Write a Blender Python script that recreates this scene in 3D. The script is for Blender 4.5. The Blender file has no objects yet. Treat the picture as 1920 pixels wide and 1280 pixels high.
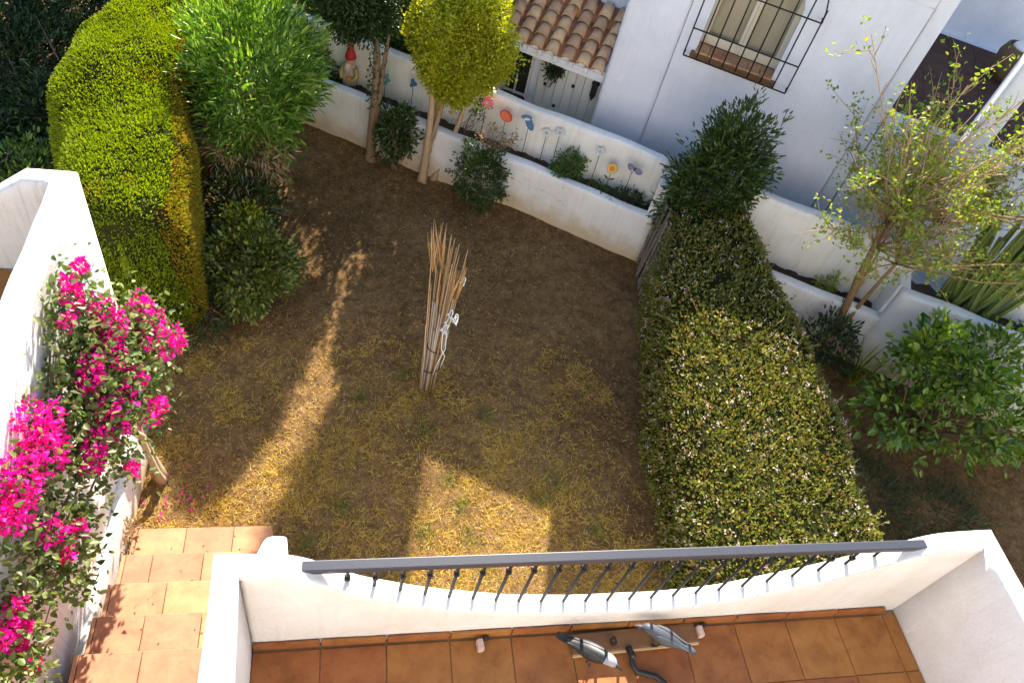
import bpy, bmesh, math, random
import numpy as np
from mathutils import Vector, Matrix, Euler
random.seed(7); rng = np.random.default_rng(7)
scene = bpy.context.scene
COL = scene.collection

# ------------------------------------------------------------------ camera, sky, sun, exposure
cam_d = bpy.data.cameras.new("camera"); cam = bpy.data.objects.new("camera", cam_d); COL.objects.link(cam)
cam_d.sensor_width = 36.0; cam_d.sensor_fit = 'HORIZONTAL'; cam_d.lens = 26.25
cam_d.clip_start = 0.05; cam_d.clip_end = 600.0
CR = Vector((0.97403, -0.12168, 0.19097)); CD = Vector((0.03012, -0.76622, -0.64187)); CF = Vector((0.22443, 0.63095, -0.74266))
m = Matrix((( CR.x, -CD.x, -CF.x, 0.0), (CR.y, -CD.y, -CF.y, 0.0), (CR.z, -CD.z, -CF.z, 5.7), (0, 0, 0, 1)))
cam.matrix_world = m
scene.camera = cam

SUN_EL = math.radians(35.0); SUN_AZ = math.radians(13.0)      # azimuth from +Y towards +X
world = bpy.data.worlds.new("World"); scene.world = world; world.use_nodes = True
wn = world.node_tree.nodes; wl = world.node_tree.links
sky = wn.new("ShaderNodeTexSky"); sky.sky_type = 'NISHITA'; sky.sun_disc = False
sky.sun_elevation = SUN_EL; sky.sun_rotation = SUN_AZ; sky.air_density = 1.0; sky.dust_density = 0.4; sky.ozone_density = 3.0
wl.new(sky.outputs[0], wn["Background"].inputs[0]); wn["Background"].inputs[1].default_value = 0.095
sun_d = bpy.data.lights.new("sun", 'SUN'); sun_d.energy = 5.0; sun_d.angle = math.radians(0.55); sun_d.color = (1.0, 0.93, 0.82)
sun = bpy.data.objects.new("sun", sun_d); COL.objects.link(sun)
SDIR = Vector((math.sin(SUN_AZ) * math.cos(SUN_EL), math.cos(SUN_AZ) * math.cos(SUN_EL), math.sin(SUN_EL)))
sun.rotation_euler = SDIR.to_track_quat('Z', 'Y').to_euler(); sun.location = (4, 14, 18)
vs = scene.view_settings
vs.view_transform = 'Standard'; vs.look = 'None'; vs.exposure = 1.8; vs.gamma = 1.0; vs.use_curve_mapping = False
scene.cycles.max_bounces = 8; scene.cycles.diffuse_bounces = 4; scene.cycles.transparent_max_bounces = 8

# ------------------------------------------------------------------ materials
def new_mat(name):
    mt = bpy.data.materials.new(name); mt.use_nodes = True
    nt = mt.node_tree
    return mt, nt, nt.nodes, nt.links, nt.nodes["Principled BSDF"]
def ramp(ns, stops):
    r = ns.new("ShaderNodeValToRGB"); e = r.color_ramp.elements
    while len(e) < len(stops): e.new(0.5)
    for el, (p, c) in zip(e, stops): el.position = p; el.color = (*c, 1)
    return r
def noise(ns, ls, scale, detail=6, rough=0.6, coord=None, dist=0.0):
    n = ns.new("ShaderNodeTexNoise"); n.inputs["Scale"].default_value = scale; n.inputs["Detail"].default_value = detail
    n.inputs["Roughness"].default_value = rough; n.inputs["Distortion"].default_value = dist
    if coord is not None: ls.new(coord, n.inputs["Vector"])
    return n
def mixc(ns, ls, fac, a, b, mode='MIX'):
    x = ns.new("ShaderNodeMix"); x.data_type = 'RGBA'; x.blend_type = mode
    for sock, val in ((x.inputs[0], fac), (x.inputs[6], a), (x.inputs[7], b)):
        if hasattr(val, "is_output"): ls.new(val, sock)
        elif isinstance(val, (int, float)): sock.default_value = val
        else: sock.default_value = (*val, 1)
    return x.outputs[2]
def math_n(ns, ls, op, a, b=None, clamp=False):
    x = ns.new("ShaderNodeMath"); x.operation = op; x.use_clamp = clamp
    for sock, val in ((x.inputs[0], a), (x.inputs[1], b)):
        if val is None: continue
        if hasattr(val, "is_output"): ls.new(val, sock)
        else: sock.default_value = val
    return x.outputs[0]
def bump(ns, ls, bs, h, strength=0.3, dist=0.02):
    b = ns.new("ShaderNodeBump"); b.inputs["Strength"].default_value = strength; b.inputs["Distance"].default_value = dist
    ls.new(h, b.inputs["Height"]); ls.new(b.outputs[0], bs.inputs["Normal"])

def stucco(name, base=(0.80, 0.79, 0.77), dirt=(0.50, 0.42, 0.30), amount=0.35, low=None, rough=0.9, streak=0.0, bumpd=0.006, grain=55, crack=0.0):
    mt, nt, ns, ls, bs = new_mat(name)
    geo = ns.new("ShaderNodeNewGeometry"); pos = geo.outputs["Position"]
    n1 = noise(ns, ls, 2.3, 8, 0.65, pos); n2 = noise(ns, ls, grain, 6, 0.65, pos); n3 = noise(ns, ls, 11, 8, 0.75, pos)
    r1 = ramp(ns, [(0.42, (0, 0, 0)), (0.75, (1, 1, 1))]); ls.new(n1.outputs[0], r1.inputs[0])
    c = mixc(ns, ls, math_n(ns, ls, 'MULTIPLY', r1.outputs[0], amount), base, dirt)
    r3 = ramp(ns, [(0.60, (0, 0, 0)), (0.72, (1, 1, 1))]); ls.new(n3.outputs[0], r3.inputs[0])
    c = mixc(ns, ls, math_n(ns, ls, 'MULTIPLY', r3.outputs[0], amount * 0.6), c, (0.55, 0.52, 0.46))
    if streak > 0:
        mp = ns.new("ShaderNodeMapping"); mp.inputs["Scale"].default_value = (14, 14, 0.8); ls.new(pos, mp.inputs[0])
        ns_ = noise(ns, ls, 1.6, 7, 0.7, mp.outputs[0]); rs = ramp(ns, [(0.50, (0, 0, 0)), (0.70, (1, 1, 1))]); ls.new(ns_.outputs[0], rs.inputs[0])
        c = mixc(ns, ls, math_n(ns, ls, 'MULTIPLY', rs.outputs[0], streak), c, (0.42, 0.34, 0.24))
    vw = ns.new("ShaderNodeTexVoronoi"); vw.feature = 'DISTANCE_TO_EDGE'; vw.inputs["Scale"].default_value = 0.9
    nd = noise(ns, ls, 3.0, 5, 0.6, pos); vm = ns.new("ShaderNodeVectorMath"); vm.operation = 'ADD'; vs2 = ns.new("ShaderNodeVectorMath"); vs2.operation = 'SCALE'; vs2.inputs[3].default_value = 0.5
    ls.new(nd.outputs["Color"], vs2.inputs[0]); ls.new(pos, vm.inputs[0]); ls.new(vs2.outputs[0], vm.inputs[1]); ls.new(vm.outputs[0], vw.inputs["Vector"])
    ck = math_n(ns, ls, 'MULTIPLY', math_n(ns, ls, 'LESS_THAN', vw.outputs["Distance"], 0.0035), math_n(ns, ls, 'GREATER_THAN', n1.outputs[0], 0.53))
    c = mixc(ns, ls, math_n(ns, ls, 'MULTIPLY', ck, crack), c, (0.30, 0.27, 0.23))
    if low is not None:          # stain that climbs from the soil with a ragged edge
        sx = ns.new("ShaderNodeSeparateXYZ"); ls.new(pos, sx.inputs[0])
        nn = noise(ns, ls, 4.5, 8, 0.7, pos)
        hh = math_n(ns, ls, 'ADD', sx.outputs[2], math_n(ns, ls, 'MULTIPLY', math_n(ns, ls, 'SUBTRACT', nn.outputs[0], 0.5), -0.5))
        rl = ramp(ns, [(0.20, (1, 1, 1)), (0.80, (0, 0, 0))]); ls.new(math_n(ns, ls, 'DIVIDE', math_n(ns, ls, 'SUBTRACT', hh, low[0]), low[1]), rl.inputs[0])
        c = mixc(ns, ls, math_n(ns, ls, 'MULTIPLY', rl.outputs[0], 0.80), c, (0.56, 0.41, 0.22))
    ls.new(c, bs.inputs["Base Color"]); bs.inputs["Roughness"].default_value = rough; bs.inputs["Specular IOR Level"].default_value = 0.15
    h = math_n(ns, ls, 'ADD', n2.outputs[0], math_n(ns, ls, 'MULTIPLY', n3.outputs[0], 0.7))
    bump(ns, ls, bs, h, 0.55, bumpd)
    return mt

def terracotta(name, c1, c2, c3, rough=0.55, scale=7, vary=0.22):
    mt, nt, ns, ls, bs = new_mat(name)
    geo = ns.new("ShaderNodeNewGeometry"); pos = geo.outputs["Position"]; oi = ns.new("ShaderNodeObjectInfo")
    n1 = noise(ns, ls, scale, 7, 0.62, pos, 0.3); n2 = noise(ns, ls, 60, 5, 0.7, pos); n3 = noise(ns, ls, scale * 2.7, 6, 0.7, pos)
    r = ramp(ns, [(0.28, c1), (0.52, c2), (0.76, c3)]); ls.new(n1.outputs[0], r.inputs[0])
    hs = ns.new("ShaderNodeHueSaturation"); ls.new(r.outputs[0], hs.inputs["Color"])
    ls.new(math_n(ns, ls, 'ADD', math_n(ns, ls, 'MULTIPLY', oi.outputs["Random"], vary), 1.0 - vary * 0.5), hs.inputs["Value"])
    ls.new(math_n(ns, ls, 'ADD', math_n(ns, ls, 'MULTIPLY', oi.outputs["Random"], 0.02), 0.49), hs.inputs["Hue"])
    r3 = ramp(ns, [(0.55, (0, 0, 0)), (0.7, (1, 1, 1))]); ls.new(n3.outputs[0], r3.inputs[0])
    c = mixc(ns, ls, math_n(ns, ls, 'MULTIPLY', r3.outputs[0], 0.35), hs.outputs[0], tuple(x * 0.55 for x in c1))
    ls.new(c, bs.inputs["Base Color"])
    rr = ns.new("ShaderNodeMapRange"); rr.inputs[3].default_value = rough - 0.1; rr.inputs[4].default_value = rough + 0.2
    ls.new(n3.outputs[0], rr.inputs[0]); ls.new(rr.outputs[0], bs.inputs["Roughness"]); bs.inputs["Specular IOR Level"].default_value = 0.3
    bump(ns, ls, bs, math_n(ns, ls, 'ADD', n2.outputs[0], n3.outputs[0]), 0.25, 0.004)
    return mt

def leaf_mat(name, cols, trans=0.30, rough=0.45, spec=0.4, clump=0.5, clump_scale=3.0):
    mt, nt, ns, ls, bs = new_mat(name)
    geo = ns.new("ShaderNodeNewGeometry")
    r = ramp(ns, [(i / max(1, len(cols) - 1), c) for i, c in enumerate(cols)]); ls.new(geo.outputs["Random Per Island"], r.inputs[0])
    n = noise(ns, ls, clump_scale, 4, 0.6, geo.outputs["Position"])
    hs = ns.new("ShaderNodeHueSaturation"); ls.new(r.outputs[0], hs.inputs["Color"])
    ls.new(math_n(ns, ls, 'ADD', math_n(ns, ls, 'MULTIPLY', n.outputs[0], clump), 1.0 - clump * 0.5), hs.inputs["Value"])
    ls.new(hs.outputs[0], bs.inputs["Base Color"]); bs.inputs["Roughness"].default_value = rough; bs.inputs["Specular IOR Level"].default_value = spec
    if trans > 0:
        tr = ns.new("ShaderNodeBsdfTranslucent"); mx = ns.new("ShaderNodeMixShader"); mx.inputs[0].default_value = trans
        h2 = ns.new("ShaderNodeHueSaturation"); h2.inputs["Saturation"].default_value = 1.1; h2.inputs["Value"].default_value = 1.5; ls.new(hs.outputs[0], h2.inputs["Color"])
        ls.new(h2.outputs[0], tr.inputs[0]); ls.new(bs.outputs[0], mx.inputs[1]); ls.new(tr.outputs[0], mx.inputs[2])
        ls.new(mx.outputs[0], ns["Material Output"].inputs[0])
    return mt

def plain(name, col, rough=0.6, metal=0.0, var=0.25, scale=18, spec=0.4, bumps=0.15, bdist=0.004, stretch=None):
    mt, nt, ns, ls, bs = new_mat(name)
    geo = ns.new("ShaderNodeNewGeometry"); co = geo.outputs["Position"]
    if stretch:
        mp = ns.new("ShaderNodeMapping"); mp.inputs["Scale"].default_value = stretch; ls.new(co, mp.inputs[0]); co = mp.outputs[0]
    n = noise(ns, ls, scale, 7, 0.65, co); oi = ns.new("ShaderNodeObjectInfo")
    c = mixc(ns, ls, n.outputs[0], tuple(x * (1 - var) for x in col), tuple(min(1, x * (1 + var)) for x in col))
    hs = ns.new("ShaderNodeHueSaturation"); ls.new(c, hs.inputs["Color"])
    ls.new(math_n(ns, ls, 'ADD', math_n(ns, ls, 'MULTIPLY', oi.outputs["Random"], var), 1 - var / 2), hs.inputs["Value"])
    ls.new(hs.outputs[0], bs.inputs["Base Color"]); bs.inputs["Roughness"].default_value = rough; bs.inputs["Metallic"].default_value = metal
    bs.inputs["Specular IOR Level"].default_value = spec
    bump(ns, ls, bs, n.outputs[0], bumps, bdist)
    return mt

M = {}
M['white'] = stucco('white_stucco', (0.82, 0.815, 0.80), amount=0.34, bumpd=0.011, grain=38, streak=0.10)
M['white_rough'] = stucco('white_stucco_stained', (0.80, 0.785, 0.75), amount=0.40, streak=0.55, low=(-0.05, 0.35))
M['white_low'] = stucco('white_garden_wall', (0.80, 0.785, 0.75), dirt=(0.55, 0.49, 0.40), amount=0.42, low=(-0.02, 0.40), streak=0.22, crack=0.35)
M['white_rear'] = stucco('white_boundary_wall', (0.80, 0.78, 0.73), dirt=(0.60, 0.52, 0.36), amount=0.55, streak=0.30)
M['house'] = stucco('house_plaster', (0.775, 0.78, 0.825), dirt=(0.60, 0.60, 0.62), amount=0.45, bumpd=0.010, grain=14, streak=0.10)
M['tile'] = terracotta('floor_tile', (0.22, 0.082, 0.022), (0.34, 0.132, 0.036), (0.41, 0.175, 0.052))
M['step'] = terracotta('step_tile', (0.36, 0.160, 0.080), (0.45, 0.215, 0.108), (0.52, 0.275, 0.140), rough=0.7)
M['step_grout'] = plain('pale_grout', (0.56, 0.36, 0.20), 0.9, scale=40)
M['grout'] = plain('grout', (0.27, 0.15, 0.07), 0.9, scale=40)
M['roof'] = terracotta('roof_tile', (0.42, 0.24, 0.14), (0.56, 0.37, 0.22), (0.62, 0.47, 0.27), rough=0.85, scale=9, vary=0.5)
M['roof_under'] = terracotta('roof_channel', (0.22, 0.09, 0.045), (0.30, 0.13, 0.06), (0.36, 0.18, 0.09), rough=0.9, scale=9)
M['baluster'] = plain('black_baluster', (0.014, 0.013, 0.013), 0.6, 0.0, var=0.3, scale=60, spec=0.25)
M['rail'] = plain('painted_rail', (0.045, 0.046, 0.056), 0.36, 0.0, var=0.25, scale=60, spec=0.5, bumps=0.06)
M['iron'] = plain('black_iron', (0.022, 0.02, 0.02), 0.5, 0.3, var=0.3, scale=50)
M['bark'] = plain('bark', (0.22, 0.15, 0.09), 0.9, var=0.5, scale=16, bumps=0.6, bdist=0.012, stretch=(3, 3, 0.7))
M['bark_light'] = plain('bark_light', (0.40, 0.28, 0.16), 0.9, var=0.4, scale=16, bumps=0.6, bdist=0.01, stretch=(3, 3, 0.7))
M['trunk_brown'] = plain('brown_bark', (0.26, 0.155, 0.065), 0.9, var=0.5, scale=16, bumps=0.6, bdist=0.01, stretch=(3, 3, 0.7))
M['twig'] = plain('twig', (0.36, 0.24, 0.12), 0.9, var=0.4, scale=10)
M['cane'] = plain('cane', (0.36, 0.21, 0.085), 0.65, var=0.4, scale=9, stretch=(6, 6, 1))
M['cane_grey'] = plain('cane_grey', (0.42, 0.38, 0.33), 0.75, var=0.35, scale=9, stretch=(6, 6, 1))
M['ribbon'] = plain('white_ribbon', (0.80, 0.80, 0.78), 0.7, var=0.08)
M['fence'] = plain('weathered_wood', (0.20, 0.165, 0.125), 0.9, var=0.4, scale=9, bumps=0.5, bdist=0.006, stretch=(8, 8, 1))
M['wood'] = plain('brown_wood', (0.20, 0.095, 0.035), 0.6, var=0.4, scale=7, stretch=(1, 8, 8))
M['soil'] = plain('planter_soil', (0.075, 0.045, 0.028), 0.95, var=0.5, scale=30, bumps=0.9, bdist=0.03)
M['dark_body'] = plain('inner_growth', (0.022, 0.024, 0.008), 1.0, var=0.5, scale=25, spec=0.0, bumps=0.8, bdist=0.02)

# ------------------------------------------------------------------ builders
CA, SA = math.cos(math.radians(29.15)), math.sin(math.radians(29.15))
def W(u, v, z=0.0): return Vector((u * CA + v * SA, -u * SA + v * CA, z))   # the neighbour's frame: u along its walls, v away
RUV = Matrix.Rotation(math.radians(-29.15), 4, 'Z')

def tag(o, label=None, cat=None, group=None, kind=None):
    if label: o["label"] = label
    if cat: o["category"] = cat
    if group: o["group"] = group
    if kind: o["kind"] = kind
    return o
def empty(name, loc, label, cat, group=None, rz=0.0):
    o = bpy.data.objects.new(name, None); COL.objects.link(o); o.location = loc; o.rotation_euler = (0, 0, rz); o.empty_display_size = 0.1
    PM[o.name] = Matrix.Translation(Vector(loc)) @ Matrix.Rotation(rz, 4, 'Z')
    return tag(o, label, cat, group)
PM = {}
def link(name, me, mat, parent=None, smooth=False, kind=None):
    if mat is not None and not me.materials: me.materials.append(mat)
    if smooth and len(me.polygons):
        me.polygons.foreach_set("use_smooth", np.ones(len(me.polygons), dtype=bool))
    o = bpy.data.objects.new(name, me); COL.objects.link(o)
    if parent is not None:
        o.parent = parent
        if parent.name in PM: o.matrix_parent_inverse = PM[parent.name].inverted()   # vertices stay in world coordinates
    if kind: o["kind"] = kind
    return o
def pym(name, verts, faces, mat, parent=None, smooth=False, kind=None):
    me = bpy.data.meshes.new(name); me.from_pydata([tuple(v) for v in verts], [], faces); me.update()
    return link(name, me, mat, parent, smooth, kind)
def fastmesh(name, V, F, mat, parent=None, smooth=False, kind=None):
    """V (n,3) floats, F (m,k) indices of equal polygon size"""
    V = np.asarray(V, np.float32); F = np.asarray(F, np.int32); me = bpy.data.meshes.new(name)
    me.vertices.add(len(V)); me.vertices.foreach_set("co", V.ravel())
    k = F.shape[1]; me.loops.add(F.size); me.loops.foreach_set("vertex_index", F.ravel())
    me.polygons.add(len(F)); me.polygons.foreach_set("loop_start", np.arange(0, F.size, k, dtype=np.int32)); me.polygons.foreach_set("loop_total", np.full(len(F), k, np.int32))
    me.update(calc_edges=True)
    return link(name, me, mat, parent, smooth, kind)
def from_bm(name, bm, mat, parent=None, smooth=False, kind=None):
    bmesh.ops.recalc_face_normals(bm, faces=bm.faces)
    me = bpy.data.meshes.new(name); bm.to_mesh(me); bm.free()
    return link(name, me, mat, parent, smooth, kind)
def bm_box(bm, mtx, size, bev=0.0, seg=1):
    r = bmesh.ops.create_cube(bm, size=1.0); vs_ = r['verts']
    bmesh.ops.scale(bm, vec=size, verts=vs_); bmesh.ops.transform(bm, matrix=mtx, verts=vs_)
    if bev > 0:
        es = list({e for v in vs_ for e in v.link_edges})
        bmesh.ops.bevel(bm, geom=es, offset=bev, segments=seg, affect='EDGES', profile=0.5)
def box(name, mtx, size, mat, parent=None, bev=0.004, seg=2, kind=None):
    bm = bmesh.new(); bm_box(bm, mtx, size, bev, seg); return from_bm(name, bm, mat, parent, False, kind)
def T(x, y, z): return Matrix.Translation((x, y, z))
def uvbox(name, u0, u1, v0, v1, z0, z1, mat, parent=None, bev=0.01, seg=2):
    c = W((u0 + u1) / 2, (v0 + v1) / 2, (z0 + z1) / 2)
    return box(name, Matrix.Translation(c) @ RUV, (abs(u1 - u0), abs(v1 - v0), z1 - z0), mat, parent, bev, seg)
def tube_geo(pts, rad, n=6, cap=True):
    pts = [Vector(p) for p in pts]; V = []; F = []
    if not hasattr(rad, "__len__"): rad = [rad] * len(pts)
    up = Vector((0.13, 0.31, 0.94)); prev = None
    for i, p in enumerate(pts):
        d = (pts[min(i + 1, len(pts) - 1)] - pts[max(i - 1, 0)])
        if d.length < 1e-9: d = Vector((0, 0, 1))
        d.normalize()
        a = prev - d * prev.dot(d) if prev is not None else d.cross(up)
        if a.length < 1e-4: a = d.cross(Vector((1, 0, 0)))
        a.normalize(); b = d.cross(a); prev = a
        for k in range(n):
            t = 2 * math.pi * k / n; V.append(p + (a * math.cos(t) + b * math.sin(t)) * rad[i])
    for i in range(len(pts) - 1):
        for k in range(n):
            F.append((i * n + k, i * n + (k + 1) % n, (i + 1) * n + (k + 1) % n, (i + 1) * n + k))
    if cap:
        F.append(tuple(range(n - 1, -1, -1))); F.append(tuple((len(pts) - 1) * n + k for k in range(n)))
    return V, F
def tube(name, pts, rad, mat, parent=None, n=6, smooth=True):
    V, F = tube_geo(pts, rad, n); return pym(name, V, F, mat, parent, smooth)
def multi_tube(name, items, mat, parent=None, n=5, smooth=True, kind=None):
    V = []; F = []
    for pts, rad in items:
        v, f = tube_geo(pts, rad, n); o = len(V); V += v; F += [tuple(i + o for i in q) for q in f]
    return pym(name, V, F, mat, parent, smooth, kind)
def lathe(name, prof, loc, mat, parent=None, n=14, squash=(1, 1), smooth=True):
    V = []; F = []
    for r, z in prof:
        for k in range(n):
            t = 2 * math.pi * k / n; V.append((loc[0] + r * math.cos(t) * squash[0], loc[1] + r * math.sin(t) * squash[1], loc[2] + z))
    for i in range(len(prof) - 1):
        for k in range(n): F.append((i * n + k, i * n + (k + 1) % n, (i + 1) * n + (k + 1) % n, (i + 1) * n + k))
    F.append(tuple(range(n - 1, -1, -1))); F.append(tuple((len(prof) - 1) * n + k for k in range(n)))
    return pym(name, V, F, mat, parent, smooth)
def trunk_tube(name, pts, rad, mat, parent=None, n=10):
    pts = [Vector(p) for p in pts]; P = []; Rr = []
    for i in range(len(pts) - 1):
        k = max(2, int((pts[i + 1] - pts[i]).length / 0.07))
        for j in range(k):
            t = j / k; P.append(pts[i].lerp(pts[i + 1], t) + Vector((random.gauss(0, .004), random.gauss(0, .004), 0))); Rr.append((rad[i] * (1 - t) + rad[i + 1] * t) * random.uniform(0.93, 1.07))
    P.append(pts[-1]); Rr.append(rad[-1])
    for it in range(2): P = [P[0]] + [(P[i - 1] + P[i] * 2 + P[i + 1]) / 4 for i in range(1, len(P) - 1)] + [P[-1]]
    if P[0].z < 0.05: Rr[0] *= 1.45; Rr[1] *= 1.15
    V, F = tube_geo(P, Rr, n); ph = [random.uniform(0.86, 1.14) for _ in range(n)]
    V = [P[i // n] + (v - P[i // n]) * (ph[i % n] * random.uniform(0.94, 1.06)) for i, v in enumerate(V)]
    return pym(name, V, F, mat, parent, True)
def wob(x, y, z, s=1.0):
    return (math.sin(x * 3.1 * s + 1.3) * math.cos(y * 2.7 * s + .4) + math.sin(z * 4.3 * s + x * 1.9 * s) * 0.6 + math.sin((x + y) * 7.7 * s) * 0.25)

def unit(a): return a / np.maximum(1e-9, np.linalg.norm(a, axis=1, keepdims=True))
def leaves(name, P, D, L, width, mat, parent=None, fold=0.25, up_bias=0.6, curl=0.15, kind='stuff'):
    """folded leaf blades, four triangles each, at P along D with length L; leaf normals lean upwards / outwards"""
    P = np.asarray(P, float); D = unit(np.asarray(D, float)); n = len(P)
    L = np.broadcast_to(np.asarray(L, float), (n,)); Wd = np.broadcast_to(np.asarray(width, float), (n,)) * L
    nrm = rng.normal(size=(n, 3)) * (1 - up_bias) + np.array([0, 0, 1.0]) * up_bias
    nrm = nrm - D * np.sum(nrm * D, 1, keepdims=True); nrm = unit(nrm); S = np.cross(D, nrm)
    l = L[:, None]; w = Wd[:, None] * 0.5; up = nrm * w * fold * 2
    base = P; tip = P + D * l - nrm * l * curl
    r1 = P + D * l * 0.33 + S * w + up; r2 = P + D * l * 0.72 + S * w * 0.72 + up * 0.6 - nrm * l * curl * 0.4
    l1 = P + D * l * 0.33 - S * w + up; l2 = P + D * l * 0.72 - S * w * 0.72 + up * 0.6 - nrm * l * curl * 0.4
    V = np.stack([base, r1, r2, tip, l2, l1], 1).reshape(-1, 3)
    i = (np.arange(n) * 6)[:, None]
    F = np.concatenate([i + np.array([0, 1, 2, 3]), i + np.array([0, 3, 4, 5])], 0)
    return fastmesh(name, V, F, mat, parent, False, kind)
def blades(name, P, D, L, width, mat, parent=None, kind='stuff'):
    """single triangle blades (needles, dry grass)"""
    P = np.asarray(P, float); D = unit(np.asarray(D, float)); n = len(P); L = np.broadcast_to(np.asarray(L, float), (n,))[:, None]
    S = unit(np.cross(D, rng.normal(size=(n, 3)))) * np.broadcast_to(np.asarray(width, float), (n,))[:, None] * 0.5
    V = np.stack([P - S, P + S, P + D * L], 1).reshape(-1, 3)
    return fastmesh(name, V, np.arange(3 * n).reshape(-1, 3), mat, parent, False, kind)
def rsphere(n): return unit(rng.normal(size=(n, 3)))

def crown_points(center, radii, nclump, per, spread, shell=0.55, flat_bottom=0.0, lumps=0.22, boxy=0.0, taper=0.0):
    """leaf positions and directions: clumps through an ellipsoid's volume, more of them near its skin, outline uneven"""
    c = np.array(center, float); R = np.array(radii, float)
    d = rsphere(nclump)
    if flat_bottom: d[:, 2] = np.where(d[:, 2] < -flat_bottom, -flat_bottom * rng.random(nclump), d[:, 2])
    rr = shell + (1 - shell) * rng.random(nclump) ** 0.6
    if boxy: rr = rr * (np.sum(np.abs(d) ** boxy, 1) ** (-1 / boxy))
    rr *= 1 + lumps * np.sin(d[:, 0] * 5 + c[0] * 9) * np.cos(d[:, 1] * 4 + d[:, 2] * 3 + c[1] * 7)
    rr *= 1 + rng.normal(size=nclump) * 0.07
    dd_ = d * rr[:, None]
    if taper: dd_[:, :2] *= (1 - taper * np.clip(-dd_[:, 2:3], 0, 1) ** 1.3)
    C = c + dd_ * R
    k = rng.integers(0, nclump, nclump * per)
    off = rng.normal(size=(nclump * per, 3)) * spread
    P = C[k] + off
    D = d[k] * 0.9 + off / max(spread, 1e-6) * 0.35 + rng.normal(size=off.shape) * 0.45 + np.array([0, 0, 0.25])
    return P, D, C
def stem_net(base, targets, r0, r1, jitter=0.06, levels=2):
    items = []; base = Vector(base)
    for t in targets:
        t = Vector(t); d = t - base
        a = base + d * 0.35 + Vector((random.gauss(0, jitter), random.gauss(0, jitter), d.length * 0.10))
        b = base + d * 0.7 + Vector((random.gauss(0, jitter), random.gauss(0, jitter), d.length * 0.06))
        items.append(([base + Vector((random.gauss(0, jitter * .3), random.gauss(0, jitter * .3), 0)), a, b, t], [r0, r0 * 0.7, (r0 + r1) / 2 * 0.6, r1]))
    return items
def shrub(name, label, cat, base, center, radii, nclump, per, spread, leaf, width, mat, group=None, stems=9, shell=0.5, up_bias=0.5, barkm='bark', r0=0.014, fold=0.25, flat_bottom=0.0):
    o = empty(name, base, label, cat, group)
    P, D, C = crown_points(center, radii, nclump, per, spread, shell, flat_bottom)
    keep = P[:, 2] > base[2] + 0.02; P = P[keep]; D = D[keep]
    leaves('foliage', P, D, leaf * (0.7 + 0.6 * rng.random(len(P))), width, mat, o, fold, up_bias)
    idx = rng.choice(len(C), min(stems, len(C)), replace=False)
    multi_tube('stems', stem_net(base, C[idx], r0, r0 * 0.25), M[barkm], o)
    return o
def sweep(name, path, ztop, zbot, half, mat, parent=None, rnd=0.03, amp=0.003):
    """a wall swept along a path (mitred corners) with a rounded top edge and slightly uneven plaster"""
    V = []; F = []; n = len(path)
    prof = [(-1, None, 0), (-1, -2.6 * rnd, 0), (-1, -rnd, 0), (-1, -.29 * rnd, .29 * rnd), (-1, 0, rnd), (0, 0, None), (1, 0, rnd), (1, -.29 * rnd, .29 * rnd), (1, -rnd, 0), (1, -2.6 * rnd, 0), (1, None, 0)]
    for i in range(n):
        p = Vector((*path[i], 0)); dp = (p - Vector((*path[i - 1], 0))).normalized() if i else None; dn = (Vector((*path[i + 1], 0)) - p).normalized() if i < n - 1 else None
        if dp is None: dp = dn
        if dn is None: dn = dp
        n1 = Vector((-dp.y, dp.x, 0)); n2 = Vector((-dn.y, dn.x, 0)); nn = (n1 + n2).normalized(); nn = nn / max(0.3, nn.dot(n1))
        for s, dz, inset in prof:
            off = 0 if inset is None else s * (half - inset)
            z = zbot if dz is None else ztop[i] + dz
            q = p + nn * off; w = wob(q.x * 2, q.y * 2, z * 2) * amp
            V.append((q.x + nn.x * w, q.y + nn.y * w, z + (w if dz is not None else 0)))
    k = len(prof)
    for i in range(n - 1):
        for j in range(k - 1): F.append((i * k + j, i * k + j + 1, (i + 1) * k + j + 1, (i + 1) * k + j))
    F.append(tuple(range(k))); F.append(tuple((n - 1) * k + j for j in range(k - 1, -1, -1)))
    bm = bmesh.new(); vv = [bm.verts.new(v) for v in V]
    for f in F: bm.faces.new([vv[i] for i in f])
    o = from_bm(name, bm, mat, parent, True)
    return o
def densify(path, zs, step=0.08):
    P = []; Z = []
    for i in range(len(path) - 1):
        a = Vector(path[i]); b = Vector(path[i + 1]); n = max(1, int((b - a).length / step))
        for k in range(n): t = k / n; q = a.lerp(b, t); P.append((q.x, q.y)); Z.append(zs[i] + (zs[i + 1] - zs[i]) * t)
    P.append(tuple(path[-1])); Z.append(zs[-1]); return P, Z

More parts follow.
